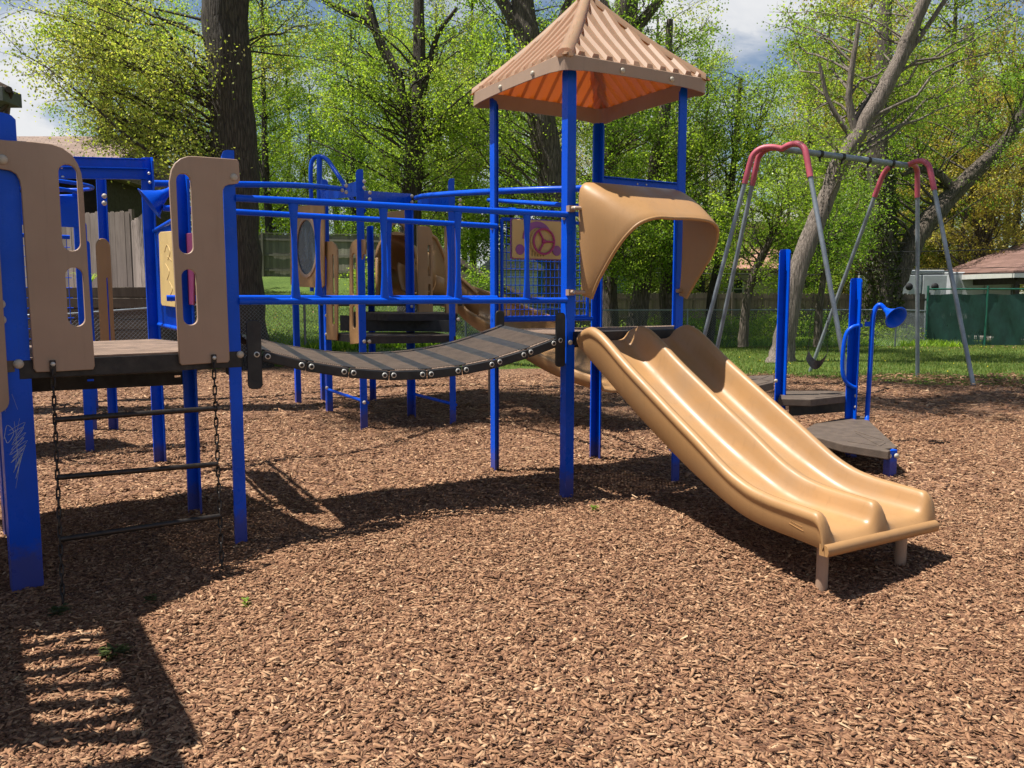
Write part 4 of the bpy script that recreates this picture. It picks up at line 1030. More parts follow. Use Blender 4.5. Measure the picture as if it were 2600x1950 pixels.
# oval window panel on R1-R2
RD = (R2-R1).normalized(); RO = R1-Vector((-RD.y, RD.x, 0))*.06
if RO.y > R1.y: RO = R1+Vector((-RD.y, RD.x, 0))*.06
ol = [onplane(a, b, RO, RD) for a, b in ((738, 528), (745, 524), (815, 519), (824, 523), (824, 725), (818, 731), (745, 727), (739, 722))]
oc = onplane(780, 628, RO, RD); orx = abs(onplane(805, 628, RO, RD)[0]-onplane(755, 628, RO, RD)[0])/2; orz = abs(onplane(780, 557, RO, RD)[1]-onplane(780, 700, RO, RD)[1])/2
wp = plate('window_panel', [ol, arcpts(oc[0], oc[1], orx, 0, 354, 40, orz)], RO, RD, .02, 'tan', rp)
plate('oval_window', [arcpts(oc[0], oc[1], orx*1.02, 0, 354, 40, orz*1.02)], RO, RD, .012, 'mirror', wp, nudge=.004)
plate('oval_trim', [arcpts(oc[0], oc[1], orx*1.14, 0, 354, 40, orz*1.09), arcpts(oc[0], oc[1], orx*.97, 0, 354, 40, orz*.97)], RO, RD, .016, 'tanp', wp, nudge=-.014)
# small hand panels on R2-R3
HD = (R3-R2).normalized(); HO = R2-Vector((-HD.y, HD.x, 0))*.03
if HO.y > R2.y: HO = R2+Vector((-HD.y, HD.x, 0))*.03
for flip, X0, X1, yt, yb in ((0, 823, 858, 613, 864), (1, 889, 928, 608, 874)):
    g = lambda u, v: onplane(X0+(X1-X0)*(1-u if flip else u), yt+(yb-yt)*v, HO, HD)
    olp = [g(0, 0), g(.6, 0), g(.85, .03), g(.98, .08), g(1, .2), g(1, .9), g(.95, 1), g(.25, .99), g(.2, .9), g(.22, .2), g(.12, .14), g(0, .14)]
    def cp(u0, u1, v0, v1):
        a = g(u0, v0); b = g(u1, v1); return capsule(min(a[0], b[0]), max(a[0], b[0]), min(a[1], b[1]), max(a[1], b[1]))
    plate('hand_panel', [olp, cp(.6, .8, .13, .54), cp(.6, .8, .63, .85)], HO, HD, .02, 'tan', rp)
# arch handle
arch = [(792, 740, 11.2), (791, 560, 11.2), (790, 500, 11.2), (789, 430, 11.2), (795, 405, 11.2), (811, 397, 11.15), (830, 405, 11.1), (847, 428, 11.0), (873, 468, 10.8), (894, 507, 10.6), (925, 535, 10.4)]
ar = obj('arch_handle', dtube(arch, .028), 'blue', rp)
mb = MB(); mb.tube([dp(811, 398, 11.15), dp(812, 560, 11.15), dp(814, 760, 11.2)], .036, 10); obj('arch_pole', mb, 'blue', ar)
# spiral slide with hooded entrance
spi = thing('spiral_slide', 'shaded tan spiral slide with arched hooded entrance behind the rear platform', 'slide', dp(1290, 900, 11.5).to_tuple()[:2]+(0,))
SD = U; SOo = dp(979, 640, 12.1); SOo = Vector((SOo.x, SOo.y, 0))
g = lambda x, y: onplane(x, y, SOo, SD)
zbt = 1.54
arco = [g(979, 755), g(979, 541), g(990, 537), g(1040, 533), g(1044, 540), g(1044, 757)]
arin = [g(984, 752), g(984, 620), g(988, 590), g(996, 573), g(1010, 566), g(1024, 575), g(1034, 600), g(1040, 640), g(1041, 752)]
hs = plate('hood_front', [arco, arin, rrect(g(993, 547)[0], g(1024, 547)[0], g(1, 556)[1], g(1, 547)[1], .01)], SOo, SD, .04, 'tan', spi)
mb = MB(); vs = []; n = 14   # hood barrel behind the entrance
for i in range(n+1):
    a = R(180-180*i/n)
    for j in range(8):
        dd = j/7; p = SOo+SD*(g(1012, 700)[0]+.29*math.cos(a)+.9*dd*dd)+Vector((-SD.y, SD.x, 0))*(.05+.85*dd)+ZV*(2.12+.36*math.sin(a)-.25*dd*dd)
        vs.append(p)
mb.add(vs, [(i*8+j, i*8+j+1, (i+1)*8+j+1, (i+1)*8+j) for i in range(n) for j in range(7)], True)
for sg in (0, n):
    v2 = []
    for j in range(8):
        p = vs[sg*8+j]; v2 += [p, Vector((p.x, p.y, 1.45))]
    mb.add(v2, [(2*j, 2*j+1, 2*j+3, 2*j+2) for j in range(7)], True)
o = obj('hood_tunnel', mb, 'tan', hs); so = o.modifiers.new('s', 'SOLIDIFY'); so.thickness = .02
# tall rounded side panels next to the entrance
for x0, x1, yt, yb, yy in ((1061, 1096, 575, 797, 11.2), (1131, 1159, 577, 803, 10.6)):
    o_ = dp(x0, 700, yy); o_ = Vector((o_.x, o_.y, 0)); g2 = lambda x, y: onplane(x, y, o_, U)
    a = g2(x0, yb); b = g2(x1, yt)
    plate('side_panel', [[(a[0], a[1]), (b[0], a[1])]+arcpts(b[0]-.09, b[1]-.09, .09, 0, 90, 6)+[(a[0], b[1])], capsule(b[0]-.07, b[0]-.03, a[1]+.5, b[1]-.25), capsule(b[0]-.07, b[0]-.03, a[1]+.12, a[1]+.4)], o_, U, .04, 'tan', spi)
# helical trough
cl = [(1060, 742, 12.2), (1110, 762, 12.6), (1165, 790, 12.8), (1230, 825, 12.6), (1290, 858, 12.0), (1345, 888, 11.2), (1400, 920, 10.5), (1455, 950, 10.0), (1520, 975, 9.6), (1580, 990, 9.3)]
cp_ = smoothpath([dp(*c) for c in cl], 5); mb = MB(); n = len(cp_); crs = []
crs_prof = [(-.34, .46), (-.37, .40), (-.345, .2), (-.29, .04), (-.16, -.01), (0, -.02), (.16, -.01), (.29, .03), (.33, .12), (.35, .22), (.33, .25)]
vs = []
for i, p in enumerate(cp_):
    t = (cp_[min(i+1, n-1)]-cp_[max(i-1, 0)]); t.z = 0; t.normalize(); s = Vector((-t.y, t.x, 0))
    for (q, h) in crs_prof:
        hh = h*(.95 if i < n*.6 else .95-.4*(i/n-.6)/.4); vs.append(p+s*(-q)+ZV*hh)
w = len(crs_prof); mb.add(vs, [(i*w+j, i*w+j+1, (i+1)*w+j+1, (i+1)*w+j) for i in range(n-1) for j in range(w-1)], True)
o = obj('spiral_chute', mb, 'tan', spi); so = o.modifiers.new('s', 'SOLIDIFY'); so.thickness = .03; so.offset = 0
# outer curved wall of the first turn
mb = MB(); vs = []; wl = [(1094, 760, 12.4, 597), (1106, 760, 12.5, 605), (1116, 765, 12.6, 625), (1126, 768, 12.7, 650), (1140, 772, 12.8, 675), (1160, 775, 12.9, 700), (1185, 785, 12.9, 720), (1212, 800, 12.8, 745)]
for a, b, c, tpy in wl: vs += [dp(a, b, c), dp(a, tpy, c)]
mb.add(vs, [(2*i, 2*i+2, 2*i+3, 2*i+1) for i in range(len(wl)-1)], True)
o = obj('outer_wall', mb, 'tan', spi); so = o.modifiers.new('s', 'SOLIDIFY'); so.thickness = .035
mb = MB(); mb.tube([vs[2*i+1] for i in range(len(wl))], .03, 8); obj('wall_rim', mb, 'tan', o)
for x, y, dd, zt in ((1246, 1020, 12.0, .9), (1510, 1040, 10.4, .3)):
    b = gp(x, y); mb = MB(); mb.tube([b-ZV*.1, b+ZV*zt], .04, 10); obj('support_leg', mb, 'tanp', spi)

# ------------------------------------------------------------------ stepped climber on the right
S1 = Vector((2.93, 8.95, 0)); S2 = Vector((3.66, 8.85, 0)); S3 = gp(2258, 1212); S3 = Vector((S3.x, S3.y, 0))
st = thing('step_climber', 'blue post climber with two dark corner steps to the right of the double slide', 'climber', (S2.x, S2.y, 0))
PT = R(60); Ua = Vector((math.cos(R(20)), math.sin(R(20)), 0)); Va = Vector((-Ua.y, Ua.x, 0))
c45 = Vector((0, 1, 0))
e1 = Vector((-.94, -.35, 0)).normalized(); e2 = Vector((.35, -.94, 0)).normalized()
post(st, S1, zat(1988, 633, S1), e1, e2, w1=.085, w2=.085); post(st, S2, zat(2192, 706, S2), e1, e2, w1=.085, w2=.085)
z3 = zat(2260, 1142, S3)
mb = MB(); mb.box(S3+ZV*(z3/2-.1+.005), (.078, .078, z3+.2), R(20)); obj('short_post', mb, 'blue', st, .006)
for q in (-1, 1): bolt(st, S3+Vector((q*.032, -.045, z3-.045)), (q*.35, -1, 0), .022)
def gq(x, y, z): p = gp(x, y, z); return Vector((p.x, p.y, 0))
def step3(nm, pts, z):
    o = obj(nm, MB().poly([(p.x, p.y) for p in pts], z-.075, z), 'step', st, .008)
    # raised tread patches
    c = sum(pts, Vector((0, 0, 0)))/len(pts); mb = MB()
    for k in range(3):
        a = c.lerp(pts[k % len(pts)], .78); b = c.lerp(pts[(k+1) % len(pts)], .78); q = [c.lerp(a.lerp(b, .5), .15), a.lerp(b, .08), a.lerp(b, .92)]
        mb.poly([(p.x, p.y) for p in q], z, z+.004)
    obj('tread_patch', mb, 'deckedge' if 0 else 'step', o)
    return o
zz = z3+.005
lo = [gq(2030, 1098, zz), gq(2068, 1075, zz), gq(2178, 1054, zz), gq(2196, 1058, zz), gq(2278, 1134, zz), gq(2256, 1146, zz), gq(2140, 1128, zz)]
step3('lower_step', lo[::-1], zz)
z2 = zz+.25
up_ = [gq(1975, 1012, z2), gq(1985, 992, z2), gq(2100, 992, z2), gq(2164, 996, z2), gq(2164, 1003, z2), gq(2060, 1014, z2)]
step3('upper_step', up_[::-1], z2)
mb = MB(); a = gq(2005, 1034, z2-.12)+ZV*(z2-.16); b = gq(2166, 1022, z2-.12)+ZV*(z2-.16); mb.beam(a, b, .02, .11); obj('riser', mb, 'rubber', st)
up3 = [gq(1890, 955, z2+.22), gq(1965, 952, z2+.22), gq(1965, 970, z2+.22), gq(1900, 985, z2+.22)]
step3('top_step', up3[::-1], z2+.22)
mb = MB(); b = gq(2165, 1150, 0); b = Vector((b.x, b.y, 0)); mb.box(gp(2160, 1165)+ZV*.0, (.075, .075, .3), R(20)); obj('under_post', mb, 'blue', st, .004)
bolt(st, dp(2174, 1005, S2.y-.06), (-.2, -1, 0), .02); bolt(st, dp(2173, 1033, S2.y-.06), (-.2, -1, 0), .02); bolt(st, dp(1970, 967, S1.y-.06), (-.2, -1, 0), .02)
bolt(st, dp(2197, 814, S2.y-.05), (.2, -1, 0), .013, 'steel')
def kk(l, Y): return [dp(k2(a), k2(b), Y) for a, b in l]
obj('grab_loop', MB().tube(smoothpath(kk([(1862, 703), (1843, 706), (1828, 722), (1821, 760), (1820, 800), (1826, 822), (1840, 834), (1852, 838)], S2.y-.06), 5), .021, 10), 'blue', st)
tk2 = thing('talk_tube', 'blue speaking cone on a bent pipe at the far right of the step climber', 'talk tube', (S2.x+.2, S2.y, 0), 'speaking cones on the play structure')
cone(tk2, dp(k2(1912), k2(668), 8.75), dp(k2(1929), k2(684), 8.64)+Vector((.01, -.05, -.01)), .114, [gp(k2(1868), k2(985))-ZV*.1, dp(k2(1873), k2(900), 8.8), dp(k2(1879), k2(800), 8.8), dp(k2(1884), k2(710), 8.8), dp(k2(1887), k2(680), 8.8), dp(k2(1893), k2(664), 8.8), dp(k2(1902), k2(659), 8.78), dp(k2(1912), k2(668), 8.75)])
mb = MB(); mb.beam(dp(k2(1868), k2(700), 8.8), dp(k2(1886), k2(700), 8.8), .02, .05); obj('pipe_clamp', mb, 'blue', tk2)

# ------------------------------------------------------------------ swing set
ZS = 4.0
E1 = dp(1985, 378, 1); E1 = gp(1985, 378, ZS); E2 = gp(2304, 420, ZS)
sw = thing('swing_set', 'grey steel swing frame with pink bent corners on the right', 'swing set', ((E1.x+E2.x)/2, (E1.y+E2.y)/2, 0))
BD = (E2-E1); BD.z = 0; BD.normalize(); BN = Vector((-BD.y, BD.x, 0))
tb = obj('top_beam', MB().tube([E1, E2], .055, 12), 'galv', sw)
for t in (.28, .45, .66, .86):
    mb = MB(); p = E1.lerp(E2, t); mb.tube([p-BD*.03, p+BD*.03], .066, 12); mb.tube([p-ZV*.05, p-ZV*.13], .02, 8); obj('hanger_clamp', mb, 'iron', tb)
def swleg(E, foot, cornerd):
    foot = Vector(foot); side = (foot-E); side.z = 0
    h = side.normalized(); k = E+h*.42+ZV*.02
    kn = E+h*.30+ZV*.05
    elbow_end = (E+h*.50).lerp(foot, .13)
    e2_ = (E+h*.46); dwn = (foot-e2_).normalized(); end = e2_+dwn*.55
    o = obj('corner', MB().tube(smoothpath([E, E+h*.16+ZV*.04, E+h*.33+ZV*.03, e2_-ZV*.06+h*0, e2_+dwn*.22, end], 5), .05, 12), 'pink', sw)
    obj('leg', MB().tube([e2_+dwn*.5, foot-ZV*.1], .038, 12), 'galv', sw)
f1 = gp(2476, 982); f2 = gp(2330, 952); f3 = gp(2054, 940)
for ft in (f1, f2, f3): swleg(E2, ft, 1)
for ft in (E1+BN*-1.55, E1+BN*1.45-BD*.1, E1-BD*.8+BN*1.2): swleg(E1, Vector((ft.x, ft.y, 0)), 1)
swing = thing('swing', 'black and pale belt swing seat hanging on thin chains', 'swing', E1.lerp(E2, .25).to_tuple()[:2]+(0,))
ca = E1.lerp(E2, .08); cb = E1.lerp(E2, .27)
sA = dp(k2(1745), k2(772), ca.y-.1); sB = dp(k2(1784), k2(770), cb.y-.3); 
sM = (sA+sB)/2
sA = dp(k2(1744), k2(765), 14.9); sB = dp(k2(1787), k2(763), 14.6); cA = gp(k2(1741), k2(345), ZS-.1); cB = gp(k2(1788), k2(345), ZS-.1)
tA = E1.lerp(E2, .35)-ZV*.1; tB = E1.lerp(E2, .55)-ZV*.1
tA = Vector((sA.x-.05, sA.y, ZS-.12)); tB = Vector((sB.x+.02, sB.y, ZS-.12))
mb = MB(); vs = []; n = 14; wv = Vector((.12, -.45, .88))*.085
for i in range(n+1):
    t = i/n; p = sA.lerp(sB, t)-ZV*(.20*math.sin(math.pi*t)**.8)
    vs += [p-wv, p+wv, p+wv-ZV*.012, p-wv-ZV*.012]
mb.add(vs, [(4*i+k, 4*i+4+k, 4*i+4+(k+1) % 4, 4*i+(k+1) % 4) for i in range(n) for k in range(4)])
obj('belt_seat', mb, 'seat', swing)
def near_beam(p):
    t = max(0, min(1, (Vector((p.x, p.y, 0))-Vector((E1.x, E1.y, 0))).dot(BD)/((E2-E1).length))); return E1.lerp(E2, t)-ZV*.12
chain(swing, sA+ZV*.02, near_beam(sA), .08, .03, .004); chain(swing, sB+ZV*.02, near_beam(sB), .08, .03, .004)
# small ground plants
def tuft(name, p, r, n, mat, label, cat, hh=.06, group=None):
    rg = np.random.default_rng(int(abs(p[0]*1000))); V_ = []; F_ = []
    for i in range(n):
        a = rg.uniform(0, 6.28); rr = r*rg.uniform(.1, 1)**.6; c = np.array([p[0]+rr*math.cos(a), p[1]+rr*math.sin(a), p[2]+rg.uniform(.0, hh)])
        d = np.array([math.cos(a), math.sin(a), rg.uniform(-.2, .5)])*rg.uniform(.010, .022); s = np.array([-math.sin(a), math.cos(a), 0])*rg.uniform(.006, .013)
        k = len(V_); V_ += [c-d, c+s, c+d, c-s]; F_.append((k, k+1, k+2, k+3))
    o = link(name, npmesh(name, np.array(V_)-np.array(p), np.array(F_), False, rg.uniform(0, 1, n)), mat); o.location = p; tag(o, label, cat, group); return o
for (x, y, r, n, lab) in ((290, 1655, .06, 110, 'small green weed in the striped shadow at lower left'), (625, 1518, .02, 16, 'pale green weed sprig on the sunlit chips left of centre'), (150, 1540, .05, 70, 'dark weed growing beside the chain ladder foot'), (380, 1512, .03, 30, 'low weed at the edge of the platform shadow'), (1512, 1310, .03, 30, 'tiny yellow green sprig on the chips left of the slide')):
    g_ = gp(x, y, .02); zz_ = float(zg(g_.x, g_.y)); tuft('weed', (g_.x, g_.y, zz_+.01), r, n, 'leafd' if x > 500 else 'ivy', lab, 'weed', .04, 'weeds in the mulch')

# ------------------------------------------------------------------ fences, garden, buildings
def zg2(x, y): return float(zl(x, y))
def picket_fence(name, label, pts, h, mat, pw=.14, gap=.006, dog=True, rails=True, base=None, cap=False, side=-1, flat=False, seed=1):
    rg = random.Random(seed); root = thing(name, label, 'fence', (pts[0][0], pts[0][1], base if base is not None else zg2(*pts[0])), None)
    mb = MB(); rn = []
    for (a, b) in zip(pts, pts[1:]):
        A = Vector((a[0], a[1], 0)); Bv = Vector((b[0], b[1], 0)); d = (Bv-A); Lf = d.length; d.normalize(); n = Vector((-d.y, d.x, 0)); k = int(Lf/(pw+gap))
        for i in range(k):
            c = A+d*((i+.5)*(pw+gap)); z0 = (base if base is not None else zg2(c.x, c.y))-.03; hh = h+rg.uniform(-.02, .02); w = pw/2; o = n*(rg.uniform(-.004, .004)); t = n*.018
            zt = z0+hh; dg = .035 if dog else .001; q = [(-w, z0), (w, z0), (w, zt-dg), (w-dg, zt), (-w+dg, zt), (-w, zt-dg)]
            vs = [c+o+d*x+ZV*z for x, z in q]+[c+o+t+d*x+ZV*z for x, z in q]
            before = len(mb.f); mb.add(vs, [(0, 1, 2, 3, 4, 5), (11, 10, 9, 8, 7, 6)]+[(j, j+6, (j+1) % 6+6, (j+1) % 6) for j in range(6)]); rn += [rg.random()]*(len(mb.f)-before)
    o = obj('pickets', mb, mat, root); at = o.data.attributes.new('rnd', 'FLOAT', 'FACE'); at.data.foreach_set('value', rn)
    if rails:
        mb = MB(); mp = MB()
        for (a, b) in zip(pts, pts[1:]):
            A = Vector((a[0], a[1], 0)); Bv = Vector((b[0], b[1], 0)); d = (Bv-A); Lf = d.length; d.normalize(); n = Vector((-d.y, d.x, 0))*side
            k = max(1, int(Lf/2.4))
            for i in range(k+1):
                p = A+d*(Lf*i/k); z0 = base if base is not None else zg2(p.x, p.y)
                mp = MB(); mp.box(p+n*.06+ZV*(z0+h/2), (.09, .09, h+.02), math.atan2(d.y, d.x)); pp = obj('fence_post', mp, mat, root)
                if i < k:
                    p2 = A+d*(Lf*(i+1)/k); z2 = base if base is not None else zg2(p2.x, p2.y)
                    for f_ in ((.15, .5, .86) if not cap else (.15, .5, .86)):
                        mb.beam(p+n*.035+ZV*(z0+h*f_), p2+n*.035+ZV*(z2+h*f_), .035, .085)
                    if cap: mb.beam(p+n*.0+ZV*(z0+h+.01), p2+ZV*(z2+h+.01), .12, .03)
        obj('fence_rail', mb, mat, root)
    return root
picket_fence('wood_fence', 'tall pale grey dog eared picket fence above the garden bed at left', [(-14, 21.5), (-9.1, 20.0)], 1.92, 'fenceg', base=1.70, side=1, seed=2)
picket_fence('wood_fence', 'sunlit short return of the pale picket fence beside its brown end post', [(-9.06, 19.96), (-7.7, 17.75)], 1.80, 'fenceg', base=1.58, side=1, seed=3, rails=False)
picket_fence('wood_fence', 'weathered greenish wood fence with horizontal rails at the top of the lawn slope', [(-22, 37.5), (-8, 36), (-3.0, 34.5)], 1.85, 'fencem', base=None, side=-1, seed=4, cap=True)
picket_fence('wood_fence', 'brown shaded wood fence running down the slope behind the roofed tower', [(-3.0, 34.5), (.6, 33.4), (3.5, 32.8)], 1.85, 'fenced', side=-1, seed=5)
picket_fence('wood_fence', 'long brown weathered picket fence behind the chain link fence at right', [(3.5, 32.8), (16.6, 33.2)], 1.95, 'fenced', side=-1, seed=6)
obj_ = MB(); obj_.box((-7.64, 17.7, 1.6+.95), (.14, .14, 1.95), .1); tag(obj('fence_post', obj_, 'trimb', base=(-7.64, 17.7, 1.6)), 'brown end post of the pale picket fence', 'post')
# chain link
def chainlink(name, label, pts, h=1.2, pitch=.082, mat='galv', screen=None):
    root = thing(name, label, 'fence', (pts[0][0], pts[0][1], zg2(*pts[0])))
    V_ = []; F_ = []; tr = MB()
    for (a, b) in zip(pts, pts[1:]):
        a = np.array(a, float); b = np.array(b, float); Lf = np.linalg.norm(b-a); d = (b-a)/Lf; k = int(Lf/pitch)
        zA = zg2(*a); zB = zg2(*b); nrm = np.array([-d[1], d[0]])
        for sgn in (1, -1):
            s0 = (np.arange(-int(h/pitch)-1, k+int(h/pitch)+1))*pitch if True else 0
            for s in s0:
                s1 = s+sgn*h; lo, hi = 0, 1   # wire from (s,0) to (s+sgn*h, h)
                t0, t1 = 0., 1.
                for lim, cmp_ in ((0, -1), (Lf, 1)):
                    if sgn > 0:
                        if cmp_ < 0: t0 = max(t0, (0-s)/h)
                        else: t1 = min(t1, (Lf-s)/h)
                    else:
                        if cmp_ < 0: t1 = min(t1, s/h)
                        else: t0 = max(t0, (s-Lf)/h)
                if t1-t0 < .02: continue
                P = []
                for t in (t0, t1):
                    q = s+sgn*h*t; xy = a+d*q; zz_ = zA+(zB-zA)*q/Lf+.03+h*t*.97; P.append(np.array([xy[0], xy[1], zz_]))
                r = .0024; base = len(V_)
                side = np.array([d[0], d[1], -sgn])*.7071; o3 = np.array([nrm[0], nrm[1], 0])
                for p in P:
                    for w_ in (side*r+o3*-r*.6, -side*r+o3*-r*.6, o3*r): V_.append(p+w_)
                for q in range(3): F_.append((base+q, base+(q+1) % 3, base+3+(q+1) % 3, base+3+q))
        n = max(1, int(Lf/3.0))
        for i in range(n+1):
            p = a+d*(Lf*i/n); z0 = zA+(zB-zA)*i/n; mb = MB(); mb.tube([(p[0], p[1], z0-.1), (p[0], p[1], z0+h+.06)], .028, 8); obj('fence_post', mb, mat, root)
        tr.tube([(a[0], a[1], zA+h+.02), (b[0], b[1], zB+h+.02)], .020, 8)
        m2 = MB(); kk_ = int(Lf/pitch)
        for i in range(kk_): # twisted tips above the rail
            p = a+d*(i*pitch); z0 = zA+(zB-zA)*i/kk_+h; tr.beam((p[0]-.012, p[1], z0), (p[0]+.012, p[1], z0+.065), .004, .004)
    obj('top_rail', tr, mat, root); me = npmesh('wire_mesh', np.array(V_)-np.array(root.location), np.array(F_)); link('wire_mesh', me, mat, root); return root
chainlink('chain_link_fence', 'low galvanised chain link fence in front of the garden bed and lawn slope at left', [(-14, 15.0), (-8.6, 15.6), (-4.6, 18.4), (-1.2, 21.5)])
chainlink('chain_link_fence', 'low galvanised chain link fence below the trees at centre and right', [(-1.2, 21.5), (2.2, 26.6), (12.6, 27.2), (14.6, 29.3)])
# green screened fence
gsf = thing('screened_fence', 'tall chain fence covered in torn dark green privacy screen at far right', 'fence', (14.9, 29.4, 0))
gpts = [(14.7, 29.4), (23.5, 28.2)]
A = Vector((14.7, 29.4, 0)); Bq = Vector((24.5, 28.1, 0)); dg = (Bq-A).normalized(); lg = (Bq-A).length
mb = MB(); ng = Vector((-dg.y, dg.x, 0)); vs = []
for i in range(61):
    for j in range(9):
        p = A+dg*(lg*i/60)+ng*(.03*math.sin(i*1.1+j*.8)); z = zg2(A.x, A.y)+.03+1.78*j/8-(.02*math.sin(i*.9) if j == 8 else 0); vs.append(p+ZV*z)
mb.add(vs, [(i*9+j, (i+1)*9+j, (i+1)*9+j+1, i*9+j+1) for i in range(60) for j in range(8)], True)
o = obj('screen', mb, 'screen', gsf)
for i in range(6): p = A+dg*(lg*i/5); obj('fence_post', MB().tube([p+ZV*-.2, p+ZV*1.95], .04, 8), 'greenm', gsf)
obj('top_rail', MB().tube([A+ZV*1.83, Bq+ZV*1.83], .028, 8), 'greenm', gsf)
# garden
mb = MB(); mb.poly([(-16, 17.0), (-7.35, 17.25), (-7.5, 24), (-16, 24)], .0, 1.70); struct(obj('garden_bed', mb, 'soil'), 'raised soil bed behind the timber retaining wall')
rw = thing('retaining_wall', 'dark timber retaining wall holding up the garden bed', 'wall', (-8, 17, 0))
for i in range(8):
    mb = MB(); z = .0+.22*i; mb.beam((-16, 16.88+.02*(i % 2)-.02*i*.3, z+.11), (-7.3+.03*(i % 2), 17.13+.02*(i % 2)-.02*i*.3, z+.11), .16, .205)
    o = obj('timber', mb, 'timber', rw, .012)
for i, (x, y, s) in enumerate([(-11.9, 17.3, .5), (-11.2, 17.35, .42), (-12.7, 17.4, .5), (-10.5, 17.4, .4)]):
    mb = MB(); mb.box((x, y, 1.70+s*.16), (s, .34, s*.36), .1*i); o = obj('garden_stone', mb, 'stone', None, .05, (x, y, 1.7)); o.modifiers['bevel'].segments = 3
    tag(o, ['pale tan block stone on the garden bed edge, largest of the row', 'pale block stone second from the right on the garden bed edge', 'pale block stone farthest left on the garden bed edge', 'small pale block stone nearest the daylilies on the bed edge'][i], 'stone', 'stones on the garden bed')
def strap_plant(x, y, z, n, h, lab, seed):
    rg = np.random.default_rng(seed); V_ = []; F_ = []
    for i in range(n):
        a = rg.uniform(0, 6.28); hh = h*rg.uniform(.6, 1.1); w = .012+.006*rg.random(); d = np.array([math.cos(a), math.sin(a), 0]); s = np.array([-math.sin(a), math.cos(a), 0])
        m = 5; re = hh*rg.uniform(.5, 1.0)
        for k in range(m+1):
            t = k/m; p = np.array([x, y, z])+d*(re*t**1.3)+np.array([0, 0, hh*(1.7*t-1.05*t*t)]); ww = w*(1-t)**.6+.001; V_ += [p-s*ww, p+s*ww]
        b = len(V_)-2*(m+1)
        for k in range(m): F_.append((b+2*k, b+2*k+1, b+2*k+3, b+2*k+2))
    o = link('garden_plant', npmesh('garden_plant', np.array(V_)-np.array([x, y, z]), np.array(F_), True, rg.uniform(.3, 1, len(F_))), 'leafg'); o.location = (x, y, z); tag(o, lab, 'plant', 'plants in the garden bed')
strap_plant(-8.9, 17.5, 1.70, 46, .50, 'spiky daylily clump against the pale fence, the taller one', 1)
strap_plant(-9.55, 17.3, 1.70, 50, .40, 'leafy green clump at the bed edge left of the spiky daylily', 2)
strap_plant(-11.2, 17.7, 1.70, 50, .42, 'green clump seen through the wire barrier behind the block stones', 3)
# houses
def wallbox(nm, x0, x1, y0, y1, z0, z1, mat, parent): return obj(nm, MB().box(((x0+x1)/2, (y0+y1)/2, (z0+z1)/2), (x1-x0, y1-y0, z1-z0)), mat, parent)
def roofprism(nm, x0, x1, y0, y1, ze, zr, mat, parent, ov=.35, axis='x', hip=0.0):
    """ridge along x (axis x) or y"""
    mb = MB(); t = .12
    if axis == 'x':
        ym = (y0+y1)/2; a = [(x0-ov, y0-ov), (x1+ov, y0-ov), (x1+ov, y1+ov), (x0-ov, y1+ov)]; r = [(x0-ov+hip, ym), (x1+ov-hip, ym)]
        vs = [(*p, ze) for p in a]+[(*p, zr) for p in r]+[(*p, ze-t) for p in a]
        fs = [(0, 1, 5, 4), (2, 3, 4, 5), (1, 2, 5), (3, 0, 4)]
    else:
        xm = (x0+x1)/2; a = [(x0-ov, y0-ov), (x1+ov, y0-ov), (x1+ov, y1+ov), (x0-ov, y1+ov)]; r = [(xm, y0-ov+hip), (xm, y1+ov-hip)]
        vs = [(*p, ze) for p in a]+[(*p, zr) for p in r]+[(*p, ze-t) for p in a]
        fs = [(1, 2, 5, 4), (3, 0, 4, 5), (0, 1, 4), (2, 3, 5)]
    fs += [(6, 7, 1, 0), (7, 8, 2, 1), (8, 9, 3, 2), (9, 6, 0, 3), (9, 8, 7, 6)]
    mb.add(vs, fs); return obj(nm, mb, mat, parent)
def window(x, y, z, w, h, parent, ax=0):
    fr_ = obj('window', MB().box((x, y, z), (w+.16, .08, h+.16), ax), 'trimw', parent, .01)
    obj('pane', MB().box((x, y-.035, z), (w, .05, h), ax), 'glass', fr_)
    obj('mullion', MB().box((x, y-.05, z), (.05, .05, h), ax).box((x, y-.05, z), (w, .05, .05), ax), 'trimw', fr_)
hz = 1.5
h1 = thing('house', 'grey green sided house with overhanging gable eave at the far left edge', 'house', (-16, 24, hz))
obj('wall', MB().poly([(-26, 21.5), (-13.2, 21.5), (-16.0, 25.4), (-26, 25.4)], hz, 6.55), 'sidg', h1)
mb = MB(); mb.add([(-26, 21.5, 6.55), (-13.2, 21.5, 6.55), (-13.2, 21.5, 6.6), (-19.9, 21.5, 9.9), (-26, 21.5, 6.6)], [(0, 1, 2, 3, 4)]); obj('gable', mb, 'sidg', h1)
obj('corner_trim', MB().box((-13.25, 21.47, 4), (.16, .12, 5.1)), 'sidg', h1, .01)
mb = MB(); mb.beam((-12.65, 21.2, 6.55), (-19.95, 21.2, 10.1), .5, .30, up=Vector((0, -1, 0)))
for p in ((-12.7, 21.25, 6.5),): mb.box(p, (.5, .8, .34))
obj('rake_board', mb, simple('fascia_grey', (.13, .135, .12), .7), h1, .01)
rf = MB(); rf.add([(-12.4, 21.0, 6.72), (-15.2, 25.4, 6.72), (-21.5, 25.4, 10.45), (-19.95, 21.0, 10.45), (-12.4, 21.0, 6.62), (-15.2, 25.4, 6.62), (-21.5, 25.4, 10.35), (-19.95, 21, 10.35)], [(0, 1, 2, 3), (7, 6, 5, 4), (0, 3, 7, 4), (0, 4, 5, 1)]); obj('roof', rf, 'shb', h1)
obj('gutter', MB().tube([(-12.35, 20.95, 6.62), (-15.15, 25.4, 6.62)], .08, 8), 'trimb', h1)
